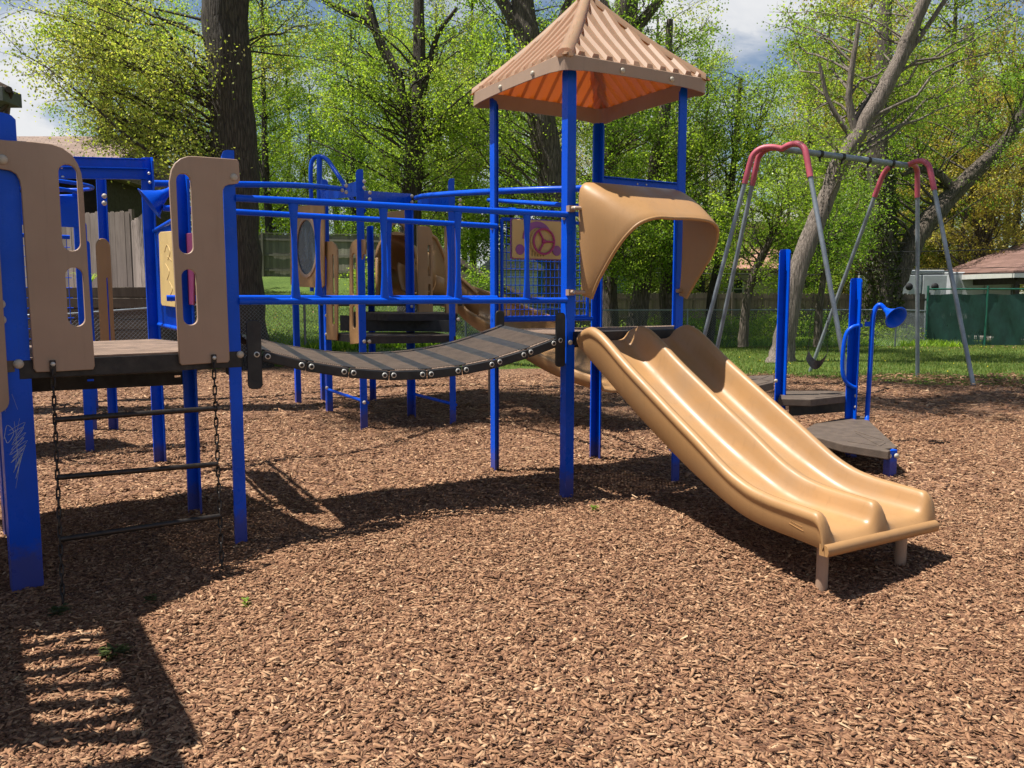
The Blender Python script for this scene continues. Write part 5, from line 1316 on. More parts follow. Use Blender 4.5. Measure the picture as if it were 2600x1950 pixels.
obj('downspout', MB().tube([(-12.37, 21.1, 6.6), (-12.65, 21.3, 6.3), (-13.07, 21.38, 6.0), (-13.07, 21.38, 1.6)], .05, 8), 'trimb', h1)
h2 = thing('garage', 'low garage with brown shingle roof behind the pale picket fence', 'garage', (-13, 25, hz))
wallbox('wall', -22, -13.0, 26.8, 32.6, hz, 5.5, 'trimb', h2)
roofprism('roof', -22, -12.9, 26.5, 32.4, 5.45, 7.1, 'shb', h2, .3)
wallbox('corner_board', -13.2, -12.95, 26.7, 26.82, hz, 5.4, 'timber', h2)
h3 = thing('house', 'teal sided house with grey roof seen under the trees behind the brown fence', 'house', (3.5, 44, -.2))
wallbox('wall', .4, 8.4, 42, 50, -.3, 3.55, 'sidt', h3); roofprism('roof', .4, 8.4, 42, 50, 3.55, 5.4, 'shg', h3, .5)
window(2.3, 41.97, 2.3, .9, 1.1, h3); window(6.5, 41.97, 2.3, 1.2, 1.1, h3)
h3b = thing('shed', 'white clapboard shed with small gable behind the sloping fence', 'shed', (0, 39, 0))
wallbox('wall', -1.2, 1.2, 38.5, 41, -.2, 2.9, bandmat('siding_white', (.5, .52, .52), (.6, .62, .62), .14), h3b); roofprism('roof', -1.2, 1.2, 38.5, 41, 2.9, 4.0, 'shg', h3b, .3, 'y')
h4 = thing('house', 'cream two storey house with salmon shingle lower roof beyond the fence', 'house', (12, 48, -.3))
wallbox('wall', 10.6, 16.6, 46, 52, -.4, 3.1, 'sidw', h4); roofprism('roof', 10.6, 16.6, 45.8, 49.5, 3.1, 4.25, 'shp', h4, .5, hip=1.4)
wallbox('upper_wall', 11.2, 17, 49, 55, 2.9, 5.9, 'sidw', h4); roofprism('upper_roof', 11.2, 17, 49, 55, 5.9, 7.3, 'shg', h4, .5)
window(14.6, 48.97, 4.9, 1.3, .9, h4); window(12.2, 45.97, 2.0, 1.0, 1.0, h4)
h5 = thing('house', 'pale far house with white garage front half hidden by the trees', 'house', (22, 58, -.3))
wallbox('wall', 15.5, 27, 58, 66, -.4, 4.6, 'sidw', h5); roofprism('roof', 15.5, 27, 58, 66, 4.6, 6.6, 'shg', h5, .5); window(18, 57.97, 2.6, 1.5, 1.2, h5)
# trailer
tr_ = thing('trailer', 'white box trailer with double rear doors behind the brown fence', 'trailer', (18, 37, -.25))
obj('body', MB().box((17.9, 38.6, 1.55), (2.2, 4.4, 2.35), -.06), 'white', tr_, .05)
for i, x in enumerate((17.33, 18.42)):
    o = obj('rear_door', MB().box((x, 36.37+.065*(0 if i == 0 else -1), 1.5), (1.0, .05, 2.0), -.06), 'white', tr_, .015)
    mb = MB(); mb.lathe((x, 36.33-.065*i, 2.0), (0, -1, 0), [(.16, 0), (.16, .012), (0, .013)], 16); obj('door_disc', mb, 'dark', o)
obj('door_frame', MB().box((17.88, 36.38, 2.66), (2.24, .07, .08), -.06).box((17.88, 36.38, .42), (2.24, .07, .1), -.06), 'galv', tr_)
for y in (38, 39): o = obj('wheel', MB().lathe((16.75, y, .1), (-1, 0, 0), [(.0, 0), (.32, 0), (.34, .05), (.34, .15), (.2, .18), (0, .15)], 20), 'rubber', tr_)
t2_ = thing('trailer', 'second white box trailer, nearer the green screened fence', 'trailer', (20.7, 37, -.25))
obj('body', MB().box((20.9, 39.0, 1.5), (2.6, 4.6, 2.3), -.1), 'white', t2_, .05); obj('corner_trim', MB().box((19.62, 36.8, 1.5), (.08, .08, 2.3), -.1).box((22.0, 36.55, 1.5), (.08, .08, 2.3), -.1), 'galv', t2_)
obj('panel_seam', MB().box((20.8, 36.66, 1.5), (.03, .03, 2.2), -.1), 'galv', t2_)
obj('wheel', MB().lathe((19.6, 39, .1), (-1, 0, 0), [(.0, 0), (.32, 0), (.34, .05), (.34, .15), (.2, .18), (0, .15)], 20), 'rubber', t2_)
# pavilion
pv = thing('pavilion', 'open picnic pavilion with low brown hip roof on dark posts at the right edge', 'pavilion', (24, 37, 0))
roofprism('roof', 20.4, 32, 33.6, 39, 2.6, 4.6, 'shr', pv, .5, hip=4.2)
obj('fascia', MB().box((26.2, 33.07, 2.42), (12.6, .06, .2)).box((19.88, 36.3, 2.42), (.06, 6.4, .2)), 'trimw', pv); obj('beam', MB().box((26.2, 33.7, 2.2), (11.6, .14, .26)).box((20.4, 36.3, 2.2), (.14, 5.2, .26)), 'trimb', pv)
for x in (20.4, 22.0, 23.6, 25.5, 28, 31):
    for y in (33.7, 38.9): obj('post', MB().box((x, y, .95), (.15, .15, 2.6)), 'trimb', pv)
obj('slab', MB().box((26.2, 36.3, -.2), (12.4, 6.2, .1)), 'concrete', pv)
# trash bin and overhead wires
tb_ = thing('trash_barrel', 'pale round topped bin at the end of the brown fence', 'bin', (14.0, 31.6, -.15))
obj('barrel', MB().lathe((14.0, 31.6, -.2), (0, 0, 1), [(0, 0), (.22, 0), (.26, .5), (.25, .72), (.18, .85), (0, .9)], 18), 'trimw', tb_)
for i, (y0_, y1_, dd, r) in enumerate(((622, 608, 30, .016), (662, 655, 30, .012), (673, 671, 31, .02))):
    a = dp(1700, y0_+6, dd+1.5); b = dp(2700, y1_-3, dd-1); e = b+(b-a)*.8; a = a-(b-a)*.5; pts = [a.lerp(e, t/24)-ZV*(.35*math.sin(math.pi*t/24)) for t in range(25)]
    tag(obj('overhead_wire', MB().tube(pts, r, 5), 'rubber', base=pts[0].to_tuple()), ['highest overhead wire crossing behind the swing frame at right', 'middle overhead wire, thin and pale, crossing behind the swing frame', 'lowest and thickest overhead wire crossing behind the swing frame'][i], 'wire', 'overhead wires')

# ------------------------------------------------------------------ trees
def twig_mesh(P0, P1, r0, r1):
    d = P1-P0; d /= np.linalg.norm(d, axis=1)[:, None]+1e-9; a = np.where(np.abs(d[:, 2:3]) < .9, np.array([[0, 0, 1.]]), np.array([[1., 0, 0]])); n1 = np.cross(a, d); n1 /= np.linalg.norm(n1, axis=1)[:, None]+1e-9; n2 = np.cross(d, n1)
    vs = []
    for P, r in ((P0, r0), (P1, r1)):
        for k in range(3): an = 2*math.pi*k/3; vs.append(P+(n1*math.cos(an)+n2*math.sin(an))*r[:, None])
    V_ = np.stack(vs, 1).reshape(-1, 3); q = np.array([(0, 1, 4, 3), (1, 2, 5, 4), (2, 0, 3, 5)]); F_ = (np.arange(len(P0))[:, None, None]*6+q[None]).reshape(-1, 4); return V_, F_
def leaf_mesh(C, size, rg):
    n = len(C); a = rg.uniform(0, 2*np.pi, n); el = rg.normal(-.35, .55, n); d = np.stack([np.cos(a)*np.cos(el), np.sin(a)*np.cos(el), np.sin(el)], -1)
    r = rg.normal(0, 1, (n, 3)); r[:, 2] *= .8; s = np.cross(d, r); s /= np.linalg.norm(s, axis=1)[:, None]+1e-9; sz = size*rg.uniform(.55, 1.25, n)[:, None]
    nr = np.cross(d, s); tip = C+d*sz; mid = C+d*sz*.45+nr*sz*.10
    V_ = np.stack([C, mid+s*sz*.36, tip, mid-s*sz*.36], 1).reshape(-1, 3); F_ = np.arange(4*n).reshape(n, 4); return V_, F_
def tree(name, label, stems, crowns, leafmat_, bmat, leaf=.10, nleaf=9000, nbr=60, seed=1, group=None, spread=.30, twl=.75, category='tree', loc=None, wig=.12, tmin=.3):
    """stems: list of [(x,y,z,r)...]; crowns: list of (cx,cy,cz,rx,ry,rz,weight)"""
    rg = np.random.default_rng(seed); base = stems[0][0]; loc = loc or base[:3]
    root = thing(name, label, category, loc, group)
    mb = MB(); allp = []
    for st_ in stems:
        pts = smoothpath([Vector(p[:3]) for p in st_], 4); rs = []
        for i in range(len(st_)-1):
            for k in range(4): rs.append(st_[i][3]+(st_[i+1][3]-st_[i][3])*k/4)
        rs.append(st_[-1][3]); pts = [p+Vector((rg.normal(0, 1), rg.normal(0, 1), 0))*(r_*.06) for p, r_ in zip(pts, rs)]
        # lumpy tube
        n = 14; vs = []; m = len(pts)
        ph = rg.uniform(0, 6.28, 3)
        for i, p in enumerate(pts):
            t = (pts[min(i+1, m-1)]-pts[max(i-1, 0)]).normalized(); X_ = Vector((0, 1, 0)).cross(t).normalized(); Y_ = t.cross(X_)
            for k in range(n):
                a = 2*math.pi*k/n; rr = rs[i]*(1+.09*math.sin(3*a+ph[0]+i*.15)+.05*math.sin(5*a+ph[1]-i*.3)+.03*math.sin(2*a+i*.9+ph[2])); vs.append(p+(X_*math.cos(a)+Y_*math.sin(a))*rr)
        mb.add(vs, [(i*n+k, i*n+(k+1) % n, (i+1)*n+(k+1) % n, (i+1)*n+k) for i in range(m-1) for k in range(n)], True)
        allp += [(p, r_) for p, r_ in zip(pts, rs)]
    trunk = obj('trunk', mb, bmat, root)
    sx = np.array([tuple(p) for p, _ in allp]); sr = np.array([r_ for _, r_ in allp])
    wt = np.array([c[6] if len(c) > 6 else 1 for c in crowns], float); wt /= wt.sum()
    bm = MB(); tw0 = []; tw1 = []; tr0 = []; ltips = []; lw = []
    for c, w_ in zip(crowns, wt):
        for _ in range(max(3, int(nbr*w_))):
            u = rg.normal(0, 1, 3); u /= np.linalg.norm(u); u *= rg.uniform(.35, 1)**.5
            tgt = np.array(c[:3])+u*np.array(c[3:6])
            hd = np.hypot(sx[:, 0]-tgt[0], sx[:, 1]-tgt[1]); want = tgt[2]-hd*.55
            sc_ = np.abs(sx[:, 2]-want)+.25*hd+np.where(sx[:, 2] < 1.6, 3, 0)+rg.uniform(0, 2.6, len(sx)); i0 = int(np.argmin(sc_)); p0 = sx[i0]; ln = np.linalg.norm(tgt-p0)
            if ln < .4: continue
            ctl = p0+(tgt-p0)*.5+np.array([0, 0, ln*rg.uniform(.02, .16)])+rg.normal(0, 1, 3)*ln*.10
            m = 7; ts = np.linspace(0, 1, m); path = [(1-t)**2*p0+2*t*(1-t)*ctl+t*t*tgt+rg.normal(0, 1, 3)*ln*.022*(0 < t < 1)*1 for t in ts]
            r0 = min(sr[i0]*.45, .009+.0075*ln); bm.tube([Vector(p) for p in path], [r0*(1-t)**.8+.004 for t in ts], 5, caps=False)
            path = np.array(path); k = int(4+ln*1.6)
            for _k in range(k):
                t = rg.uniform(tmin, 1.0)**.8; ii = min(int(t*(m-1)), m-2); f = t*(m-1)-ii; b0 = path[ii]*(1-f)+path[ii+1]*f
                dr = (path[-1]-path[0])/ln*.6+rg.normal(0, .6, 3); dr[2] *= .7; dr /= np.linalg.norm(dr); e = b0+dr*twl*rg.uniform(.4, 1.2)
                tw0.append(b0); tw1.append(e); tr0.append(.009); ltips.append((b0, e)); lw.append(1)
                for _q in range(2):
                    s_ = b0+(e-b0)*rg.uniform(.4, 1); d2 = dr*.4+rg.normal(0, .6, 3); e2_ = s_+d2*twl*.4; tw0.append(s_); tw1.append(e2_); tr0.append(.005); ltips.append((s_, e2_)); lw.append(.8)
    br = obj('branches', bm, bmat, root)
    tw0 = np.array(tw0); tw1 = np.array(tw1); tr0 = np.array(tr0); o3 = np.array(root.location)
    a, b = twig_mesh(tw0-o3, tw1-o3, tr0, tr0*.4); tm_ = link('twigs', npmesh('twigs', a, b), bmat, root)
    lw = np.array(lw); pick = rg.choice(len(ltips), nleaf, p=lw/lw.sum()); A_ = np.array([l[0] for l in ltips])[pick]; B_ = np.array([l[1] for l in ltips])[pick]
    C_ = A_+(B_-A_)*rg.uniform(.15, 1.1, (nleaf, 1))+rg.normal(0, spread*.45, (nleaf, 3))*np.array([1, 1, .7])
    a, b = leaf_mesh(C_-o3, leaf, rg); cl_r = rg.uniform(0, 1, len(ltips))[pick]
    link('foliage', npmesh('foliage', a, b, False, np.clip(cl_r*.6+rg.uniform(0, .4, nleaf), 0, 1)), leafmat_, root)
    return root
def copy_tree(root, loc, rz, sc, label):
    c = root.copy(); COL.objects.link(c); c.location = loc; c.rotation_euler = (0, 0, rz); c.scale = sc; c['label'] = label
    for ch in root.children: q = ch.copy(); COL.objects.link(q); q.parent = c
    return c
def S(l, d):   # stem from pixel centre line: (px, py, radius, [depth])
    o = []
    for q in l: p = dp(q[0], q[1], q[3] if len(q) > 3 else d); o.append((p.x, p.y, p.z, q[2]))
    return o
def Cr(px, py, d, rx, rz, ry=2.5, w=1): p = dp(px, py, d); return (p.x, p.y, p.z, rx*d/F, ry, rz*d/F, w)
tree('big_tree', 'massive dark furrowed trunk tree rising behind the right slotted panel', [S([(640, 960, .85), (615, 890, .62), (604, 780, .53), (598, 600, .50), (590, 400, .49), (582, 200, .47), (572, 0, .44), (560, -260, .38)], 18.6)+[(-6.6, 18.2, 15, .3), (-6.2, 17.5, 19, .18)],
     S([(580, 60, .25), (530, -60, .22), (470, -260, .18)], 18.6)],
     [Cr(300, 190, 18.2, 215, 150, 1.8, 2.2), Cr(400, 370, 17.6, 110, 60, 1.0, .7), Cr(190, 50, 18.4, 120, 110, 1.6, .6), Cr(730, 90, 19.4, 90, 110, 1.5, .5), (-9.5, 20, 15, 4, 4, 3, .5)], 'leafy', 'bark', .062, 34000, 78, 11, spread=.52, tmin=.45)
tree('overhanging_tree', 'tall tree outside the left edge whose high crown dapples the mulch', [[(-10.5, 10.6, 0, .42), (-10.3, 10.6, 6, .34), (-9.6, 10.7, 11, .28), (-7.5, 10.9, 14.2, .2), (-3, 11.3, 15.8, .13), (2, 12.6, 16.2, .06)], [(-9.6, 10.7, 11, .2), (-9.8, 11, 16, .12), (-9.5, 11, 19, .06)]],
     [(-6.3, 10.6, 16, 2.9, 2.2, 1.6, 1.5), (-2.2, 11.2, 16.8, 2.6, 2.0, 1.4, .6), (.8, 10.6, 16.8, 2.8, 2.4, 1.5, 1.1), (4.0, 13.4, 16.3, 2.8, 2.6, 1.5, 1.1), (1.6, 14.5, 16, 2.4, 2, 1.5, .5)], 'leafg', 'bark', .15, 26000, 120, 61, spread=.42, twl=.9)
tree('tree', 'slender dark trunk tree behind the garage roof', [S([(272, 760, .27), (270, 400, .25), (268, 200, .23), (274, 0, .2), (276, -200, .15)], 29)], [Cr(350, 120, 29, 190, 220, 3, 1), Cr(210, 60, 30, 90, 90, 2, .3)], 'leafg', 'bark', .11, 9000, 40, 12)
tree('forked_tree', 'forked grey trunk tree standing behind the stepped rear platform', [S([(1036, 800, .40), (1040, 600, .32), (1044, 480, .29), (1050, 380, .29), (1056, 320, .24), (1066, 220, .19), (1064, 100, .17), (1064, -60, .15), (1070, -300, .1)], 25), S([(1048, 340, .22), (1026, 270, .18), (1008, 190, .16), (968, 110, .14), (950, 60, .12), (925, -40, .1)], 25), S([(962, 90, .1), (925, 50, .09), (860, 20, .07), (790, -20, .06)], 25), S([(1068, 250, .12), (1088, 170, .10), (1110, 90, .07), (1160, 20, .05)], 25)],
     [Cr(960, 330, 25, 220, 130, 2.5, 1.4), Cr(1180, 220, 25, 140, 160, 2.5, 1.4), Cr(870, 220, 24, 110, 120, 2, .8), Cr(1120, 430, 25, 130, 90, 2, .7), Cr(900, 40, 25, 150, 60, 2, .5)], 'leafg', 'bark', 0.076, 21600, 110, 13)
tree('tree', 'thick leaning trunk tree behind the tower with a dark fork at top', [S([(1425, 900, .55), (1418, 700, .48), (1405, 480, .45), (1382, 360, .44), (1362, 250, .42), (1345, 130, .38), (1325, 0, .34), (1310, -200, .25)], 26.5), S([(1352, 170, .25), (1318, 80, .2), (1275, 0, .17), (1220, -80, .13)], 26.5), S([(1366, 200, .15), (1420, 60, .12), (1470, -60, .1)], 26.5)],
     [Cr(1250, 260, 25.5, 150, 200, 2.5, 1.2), Cr(1440, 200, 27.5, 150, 170, 2.5, 1), Cr(1330, 520, 25.5, 110, 100, 1.5, .6), (2.5, 24, 15, 5, 4, 3, .6)], 'leafg', 'barkm', 0.080, 17550, 90, 14)
tree('tree', 'straight thick trunk tree directly right of the roof peak', [S([(1545, 900, .38), (1545, 700, .30), (1546, 440, .29), (1552, 300, .30), (1568, 150, .36), (1590, 20, .40), (1600, -200, .3)], 29), S([(1580, 130, .22), (1625, 60, .18), (1690, -20, .13)], 29), S([(1578, 120, .15), (1540, 20, .12), (1500, -60, .1)], 29)],
     [Cr(1650, 130, 28, 170, 190, 2.5, 1.2), Cr(1600, 400, 28, 120, 110, 2, .7), Cr(1480, 120, 30, 130, 150, 2, .6)], 'leafd', 'barkm', 0.084, 16200, 80, 15)
tree('tree', 'rough trunk tree framed by the left half of the slide hood', [S([(1612, 900, .42), (1620, 820, .34), (1632, 720, .30), (1650, 600, .28), (1662, 450, .24), (1690, 250, .18), (1700, 50, .1)], 28)], [Cr(1580, 610, 26.5, 130, 100, 1.5, 1.4), Cr(1700, 420, 27, 120, 130, 2, 1)], 'leafg', 'barkm', 0.080, 14850, 60, 16)
tree('tree', 'gnarled trunk tree framed by the right half of the slide hood', [S([(1708, 900, .40), (1704, 800, .33), (1694, 700, .25), (1700, 600, .24), (1716, 480, .18), (1725, 350, .13)], 28.5)], [Cr(1720, 560, 26.5, 110, 90, 1.5, 1), Cr(1790, 380, 27, 110, 150, 2, 1)], 'leafd', 'barkm', 0.080, 12150, 50, 17)
tree('leaning_tree', 'pale grey peeling trunk leaning right behind the swing frame', [S([(1972, 935, .38), (1987, 880, .27), (2004, 780, .235), (2022, 700, .22), (2055, 610, .21), (2100, 500, .20), (2140, 400, .20), (2195, 310, .195), (2250, 220, .18), (2285, 150, .175), (2312, 80, .155), (2345, 0, .14), (2400, -160, .11)], 20)+[(11.2, 20, 14, .08)],
     S([(2170, 330, .09), (2155, 250, .08), (2165, 160, .06), (2180, 60, .04)], 20), S([(2160, 345, .07), (2105, 260, .05), (2080, 160, .04)], 20), S([(2290, 150, .09), (2345, 80, .06), (2400, 0, .05)], 20)],
     [Cr(2130, 130, 21.8, 170, 160, 1.4, 1.2), Cr(2400, 140, 21.6, 130, 160, 2, 1), Cr(2080, 380, 20, 100, 90, 1.5, .4), (13, 19, 14, 4, 4, 3, .6)], 'leafg', 'barkp', 0.071, 14850, 70, 18)
o_ = MB(); pb = S([(1994, 845, .31), (2006, 770, .298), (2020, 715, .285), (2034, 665, .272)], 20); 
tree('fork_trunk_tree', 'huge dark ivy covered double trunk tree behind the right part of the brown fence', [S([(2235, 880, .75), (2238, 780, .62), (2240, 700, .55), (2236, 600, .48), (2232, 480, .42), (2228, 350, .36), (2240, 200, .28), (2250, 0, .2)], 31), S([(2252, 760, .45), (2290, 680, .40), (2330, 600, .38), (2385, 530, .34), (2450, 460, .30), (2530, 380, .24), (2590, 300, .2), (2640, 160, .14)], 31), S([(2420, 480, .16), (2380, 440, .13), (2330, 430, .1), (2290, 445, .07)], 31)],
     [Cr(2200, 440, 33.5, 170, 150, 2, 1.3), Cr(2330, 270, 31, 170, 140, 2.5, 1), Cr(2520, 300, 30, 130, 170, 2.5, 1), Cr(2100, 560, 30, 100, 110, 1.5, .6)], 'leafd', 'barkm', 0.080, 22950, 90, 19)
rgv = np.random.default_rng(33); n_ = 2600; tt_ = rgv.uniform(0, 1, n_); yy_ = 430+420*tt_; pts_ = []
for t, yv in zip(tt_, yy_):
    p = dp(2237+rgv.normal(0, 1), yv, 31); a = rgv.uniform(math.pi*.95, math.pi*2.05); r = (.40+.30*t)*rgv.uniform(1, 1.12); pts_.append((p.x+r*math.cos(a), p.y+r*math.sin(a), p.z))
a_, b_ = leaf_mesh(np.array(pts_), .12, rgv); iv = link('ivy', npmesh('ivy', a_, b_, False, rgv.uniform(0, 1, n_)), 'ivy'); tag(iv, 'dark ivy clinging to the huge double trunk', 'ivy', None, 'stuff')
tree('tree', 'broad brown trunk tree above the pavilion roof at right', [S([(2498, 780, .50), (2496, 600, .42), (2490, 480, .38), (2484, 420, .34), (2470, 250, .26), (2460, 60, .2)], 40), S([(2488, 460, .2), (2440, 400, .17), (2400, 370, .12)], 40), S([(2484, 400, .2), (2520, 280, .15), (2590, 180, .1)], 40)],
     [Cr(2500, 250, 38, 150, 200, 3, 1.4), Cr(2400, 480, 39, 130, 140, 2, 1), Cr(2580, 480, 37, 90, 150, 2, .8)], 'leafo', 'barkm', 0.109, 17550, 80, 20)
tree('sapling', 'slim pale crooked tree in front of the brown fence right of the hood', [S([(1888, 880, .17), (1892, 800, .13), (1905, 720, .12), (1935, 650, .11), (1965, 590, .08), (2000, 480, .05)], 25)], [Cr(1980, 480, 24.5, 100, 100, 1.2, 1), Cr(1850, 560, 25, 90, 90, 1.2, .8), Cr(2000, 640, 24.5, 60, 70, 1, .5)], 'leafg', 'barkm', 0.076, 8775, 45, 21)
tree('sapling', 'dark thin curved tree between the hood and the swing frame', [S([(1800, 880, .2), (1808, 760, .17), (1830, 640, .16), (1850, 520, .13), (1866, 380, .1), (1880, 200, .06)], 28), S([(1812, 720, .09), (1846, 600, .08), (1895, 430, .06), (1940, 280, .04)], 28)], [Cr(1850, 300, 27, 110, 200, 2, 1), Cr(1830, 560, 27, 80, 90, 1.5, .7), Cr(1950, 330, 27, 90, 130, 1.5, .7)], 'leafg', 'bark', 0.076, 10800, 60, 22)
tree('sapling', 'short leafy shrubby tree right of the leaning pale trunk', [S([(2075, 880, .12), (2080, 780, .1), (2095, 680, .08), (2100, 600, .05)], 24)], [Cr(2090, 640, 24, 80, 100, 1, 1), Cr(2150, 560, 25, 80, 90, 1, .6)], 'leafd', 'barkm', 0.076, 7425, 34, 23)
# woods behind: individual trees copied from four kinds
protos = []
for k, (lm, bm_) in enumerate((('leafg', 'bark'), ('leafy', 'barkm'), ('leafd', 'bark'), ('leafo', 'barkm'))):
    random.seed(40+k); t = tree('woodland_tree', 'x', [[(0, 0, 0, .24), (.1, 0, 3, .20), (-.1, .2, 6, .17), (.2, 0, 9, .13), (.1, 0, 13, .10), (.1, 0, 17, .05)], [(0, 0, 4.2, .13), (.8, .2, 6.4, .1), (1.5, .3, 9, .05)]],
        [(0, 0, 15, 3.6, 3.2, 3.5, 1.0), (.4, 0, 10.5, 3.8, 3.2, 3.6, 1.3), (.6, -.5, 6.0, 3.6, 2.8, 2.4, 1.0), (-1.2, -.4, 3.2, 2.8, 2.2, 1.6, .6)], lm, bm_, .125, 20000, 80, 40+k, 'trees in the woods behind the fences', spread=.55, twl=1.0)
    protos.append(t)
spots = []
rr = random.Random(9)
for (px, d) in ((690, 41), (800, 44), (905, 40), (1000, 46), (1110, 41), (1200, 47), (740, 52), (860, 56), (1290, 42), (1400, 50), (1500, 45), (1600, 54), (1180, 58), (1750, 44), (1990, 42), (2080, 50), (2180, 44), (2300, 55), (2390, 46), (2480, 58), (2570, 48), (2680, 44), (2620, 62), (620, 46), (520, 40), (430, 48), (340, 40), (560, 60), (950, 66), (1080, 70), (1320, 68), (1460, 74), (1700, 66), (1840, 72), (2050, 66), (2230, 70), (2780, 52), (1050, 38), (1160, 44), (1560, 38), (1660, 40), (1780, 38), (2040, 40), (2130, 46), (2260, 42), (2350, 50), (2440, 44), (2540, 52), (660, 52), (920, 54)):
    spots.append((px, d))
ordi = [a+b for a in ('', 'twenty-', 'thirty-') for b in ('first second third fourth fifth sixth seventh eighth ninth'.split())]
ordi = 'first second third fourth fifth sixth seventh eighth ninth tenth eleventh twelfth thirteenth fourteenth fifteenth sixteenth seventeenth eighteenth nineteenth twentieth'.split()
ordi += ['twenty-'+q for q in ordi[:9]]+['thirtieth']+['thirty-'+q for q in ordi[:9]]+['fortieth', 'forty-first', 'forty-second']
ordi += ['forty-'+q for q in ordi[2:9]]+['fiftieth']+['fifty-'+q for q in ordi[:9]]+['sixtieth']+['sixty-'+q for q in ordi[:9]]
kinds = ['fresh green', 'yellow green', 'deep green', 'bronze tinted']
wd_ = ['behind the top of the lawn slope', 'behind the teal house', 'beyond the swing frame', 'beyond the pavilion']
for i, (px, d) in enumerate(spots):
    k = (i*7+i//3) % 4
    if px > 2250 and rr.random() < .7: k = 3 if rr.random() < .6 else 1
    if px < 1250 and k == 3: k = rr.choice((0, 1))
    p = dp(px, 754, d); z = float(zl(p.x, p.y)) if d < 60 else float(zl(p.x, 60)); z = min(z, 3)
    sc = rr.uniform(.8, 1.15)*(.85 if d < 46 else 1.0)*(.78 if 720 < px < 1120 else .8 if px < 620 else .74 if 1740 < px < 2010 else 1.08)
    where = 'behind the lawn slope fence' if px < 1150 else 'behind the roofed tower' if px < 1650 else 'behind the swing frame' if px < 2250 else 'behind the pavilion'
    lab = '%s woodland tree %s, %s from the left' % (kinds[k], where, ordi[sum(1 for q, _ in spots if q < px)])
    if not hasattr(protos[k], 'used') and not protos[k].get('u'):
        protos[k]['u'] = 1; t = protos[k]; t.location = (p.x, p.y, z); t.rotation_euler = (0, 0, rr.uniform(0, 6.28)); t.scale = (sc, sc, sc); t['label'] = lab
    else: copy_tree(protos[k], (p.x, p.y, z), rr.uniform(0, 6.28), (sc*rr.uniform(.9, 1.1), sc*rr.uniform(.9, 1.1), sc), lab)
for t in protos:
    if 'u' in t: del t['u']
for o in scn.objects:
    if 'u' in o: del o['u']
# undergrowth: bushes along the fence
def bush(x, y, r, h, n, mat, lab, seed, leaf=.08):
    rg = np.random.default_rng(seed); z = float(zl(x, y)); u = rg.normal(0, 1, (n, 3)); u /= np.linalg.norm(u, axis=1)[:, None]; u *= rg.uniform(.15, 1, (n, 1))**.5
    u *= 1+.3*np.sin(u[:, :1]*5+u[:, 1:2]*4+seed)
    C_ = u*np.array([r, r*.7, h*.55])+np.array([0, 0, h*.5]); C_[:, 2] = np.abs(C_[:, 2])
    a, b = leaf_mesh(C_, leaf, rg); root = thing('bush', lab, 'bush', (x, y, z), 'bushes along the fences')
    link('foliage', npmesh('foliage', a, b, False, rg.uniform(0, 1, n)), mat, root)
    m = 14; ta = rg.uniform(0, 6.28, m); T1_ = np.stack([np.cos(ta)*r*.6, np.sin(ta)*r*.4, h*rg.uniform(.6, 1.0, m)], -1); a, b = twig_mesh(np.zeros((m, 3))+rg.normal(0, .05, (m, 3))*np.array([1, 1, 0]), T1_, np.full(m, .012), np.full(m, .004)); link('stems', npmesh('stems', a, b), 'barkm', root)
bl = [(1180, 25, .8, 1.0, 'dark green bush just right of the bridge end against the fence'), (1240, 29, 1.2, .9, 'low bright bush behind the wire barrier of the tower'), (1400, 29, 1.3, .8, 'low bright bush behind the middle of the wire barrier'), (1560, 29.5, 1.1, .8, 'low bush between the two hood framed trunks, left one'), (1660, 28.6, .9, 1.0, 'leafy bush at the foot of the hood framed trunks'), (1760, 29.5, 1.2, 1.1, 'dark bush right of the hood behind the chain link'),
      (1870, 29, 1.0, 1.0, 'green bush at the foot of the slim crooked tree'), (1960, 29.5, 1.2, 1.2, 'tangled bush left of the leaning pale trunk'), (2090, 28.6, .9, 1.2, 'dense dark evergreen bush right of the leaning pale trunk'), (2190, 29.5, 1.2, .9, 'low bush below the huge double trunk'), (2290, 29.5, .8, .7, 'small bush near the end of the brown fence'), (940, 30, 1.0, 1.1, 'bush on the lawn slope behind the rear platform'), (1215, 32, .9, 1.9, 'tall dark shrub beside the spiral slide'), (700, 19.2, .5, .35, 'low weedy clump at the chain link foot below the lawn slope'), (860, 20.2, .6, .4, 'low weeds below the rear platform steps')]
for i, (px, d, r, h, lab) in enumerate(bl):
    p = dp(px, 754, d); bush(p.x, p.y, r, h, int(1700*r*h+500), ('leafd' if i in (5, 8, 12) else 'leafg'), lab, 60+i, .075 if h > .5 else .05)
n = 26000; x = rg.uniform(-12, 15, n); y = rg.uniform(0, 1, n); y = np.where(x < -1, 18+(.8*(x+4.6)).clip(0, 9)+y*1.2, 27.3+y*5.2); k = ((x > 1) | (y < 24)); x, y = x[k], y[k]
blades('ground_ivy', np.stack([x, y, zl(x, y)], -1), .22, .06, 'leafd', 'weeds and ground cover along the fence bottoms', 'weeds', 1.2, 8)
# dead leaves on the grass
n = 5000; y = rg.uniform(15, 30, n); x = rg.uniform(-1, 1, n)*(y*.62); k = (y > ymax(x)+.1) & ((y > 26) | (np.abs(x+7.5) < 1.8)); x, y = x[k], y[k]
blades('leaf_litter', np.stack([x, y, zl(x, y)+.01], -1), .03, .06, simple('dry_leaf', (.30, .17, .09), .8, .4, 20), 'brown dry leaves lying on the lawn', 'dry leaves', 1.5, 9)

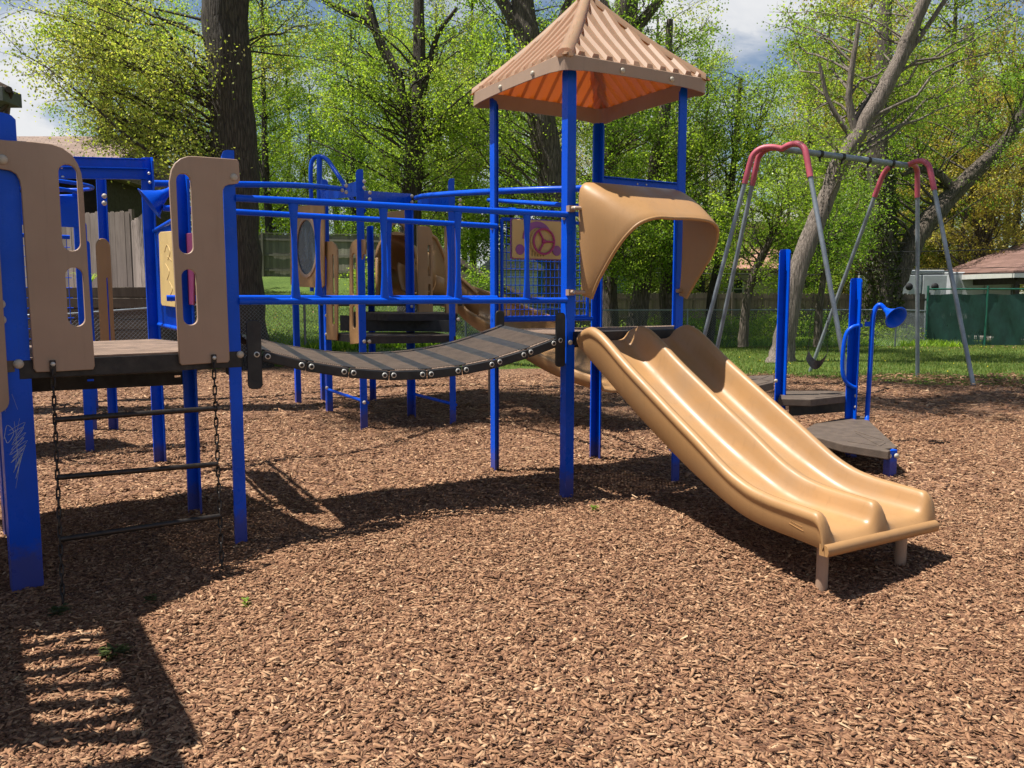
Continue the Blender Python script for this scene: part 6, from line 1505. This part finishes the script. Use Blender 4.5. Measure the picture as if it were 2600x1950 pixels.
# ------------------------------------------------------------------ light and sky
SUN_EL, SUN_DIR = R(67), Vector((1.0, .12, 0)).normalized()   # direction the shadows run
sl = bpy.data.lights.new('sun', 'SUN'); sl.energy = 5.0; sl.angle = R(.53); sl.color = (1, .955, .88)
so_ = bpy.data.objects.new('sun', sl); COL.objects.link(so_)
d = SUN_DIR*math.cos(SUN_EL)-ZV*math.sin(SUN_EL); so_.rotation_euler = d.to_track_quat('-Z', 'Y').to_euler()
wd = bpy.data.worlds.new('World'); scn.world = wd; wd.use_nodes = True; nt = wd.node_tree; nt.nodes.clear()
sk = N(nt, 'ShaderNodeTexSky', sky_type='NISHITA'); sk.sun_disc = False; sk.sun_elevation = SUN_EL
to = -SUN_DIR; sk.sun_rotation = math.atan2(to.x, to.y); sk.altitude = 200; sk.dust_density = .6; sk.ozone_density = 1.5
tcw = N(nt, 'ShaderNodeTexCoord').outputs['Generated']
sp3 = N(nt, 'ShaderNodeSeparateXYZ'); L(nt, tcw, sp3.inputs[0])
den = mathn(nt, 'ADD', mathn(nt, 'MAXIMUM', sp3.outputs[2], 0.0), .22)
cb = N(nt, 'ShaderNodeCombineXYZ'); L(nt, mathn(nt, 'DIVIDE', sp3.outputs[0], den), cb.inputs[0]); L(nt, mathn(nt, 'DIVIDE', sp3.outputs[1], den), cb.inputs[1])
cl_ = noise(nt, mapv(nt, cb.outputs[0], (1, 1, 1), (0, 0, .4)), 1.15, 8, .6, .5)
fac = mathn(nt, 'MULTIPLY', ramp(nt, cl_, [(.44, (0, 0, 0)), (.56, (1, 1, 1))]), ramp(nt, sp3.outputs[2], [(.34, (1, 1, 1)), (.50, (.0, .0, .0))]))
b1_ = N(nt, 'ShaderNodeBackground'); L(nt, sk.outputs[0], b1_.inputs[0]); b1_.inputs[1].default_value = .062
b2_ = N(nt, 'ShaderNodeBackground'); L(nt, ramp(nt, cl_, [(.44, (.66, .71, .80)), (.60, (.95, .96, .98))]), b2_.inputs[0]); b2_.inputs[1].default_value = .52
mxw = N(nt, 'ShaderNodeMixShader'); L(nt, fac, mxw.inputs[0]); L(nt, b1_.outputs[0], mxw.inputs[1]); L(nt, b2_.outputs[0], mxw.inputs[2])
ow = N(nt, 'ShaderNodeOutputWorld'); L(nt, mxw.outputs[0], ow.inputs[0])

scn.view_settings.exposure = 0.76
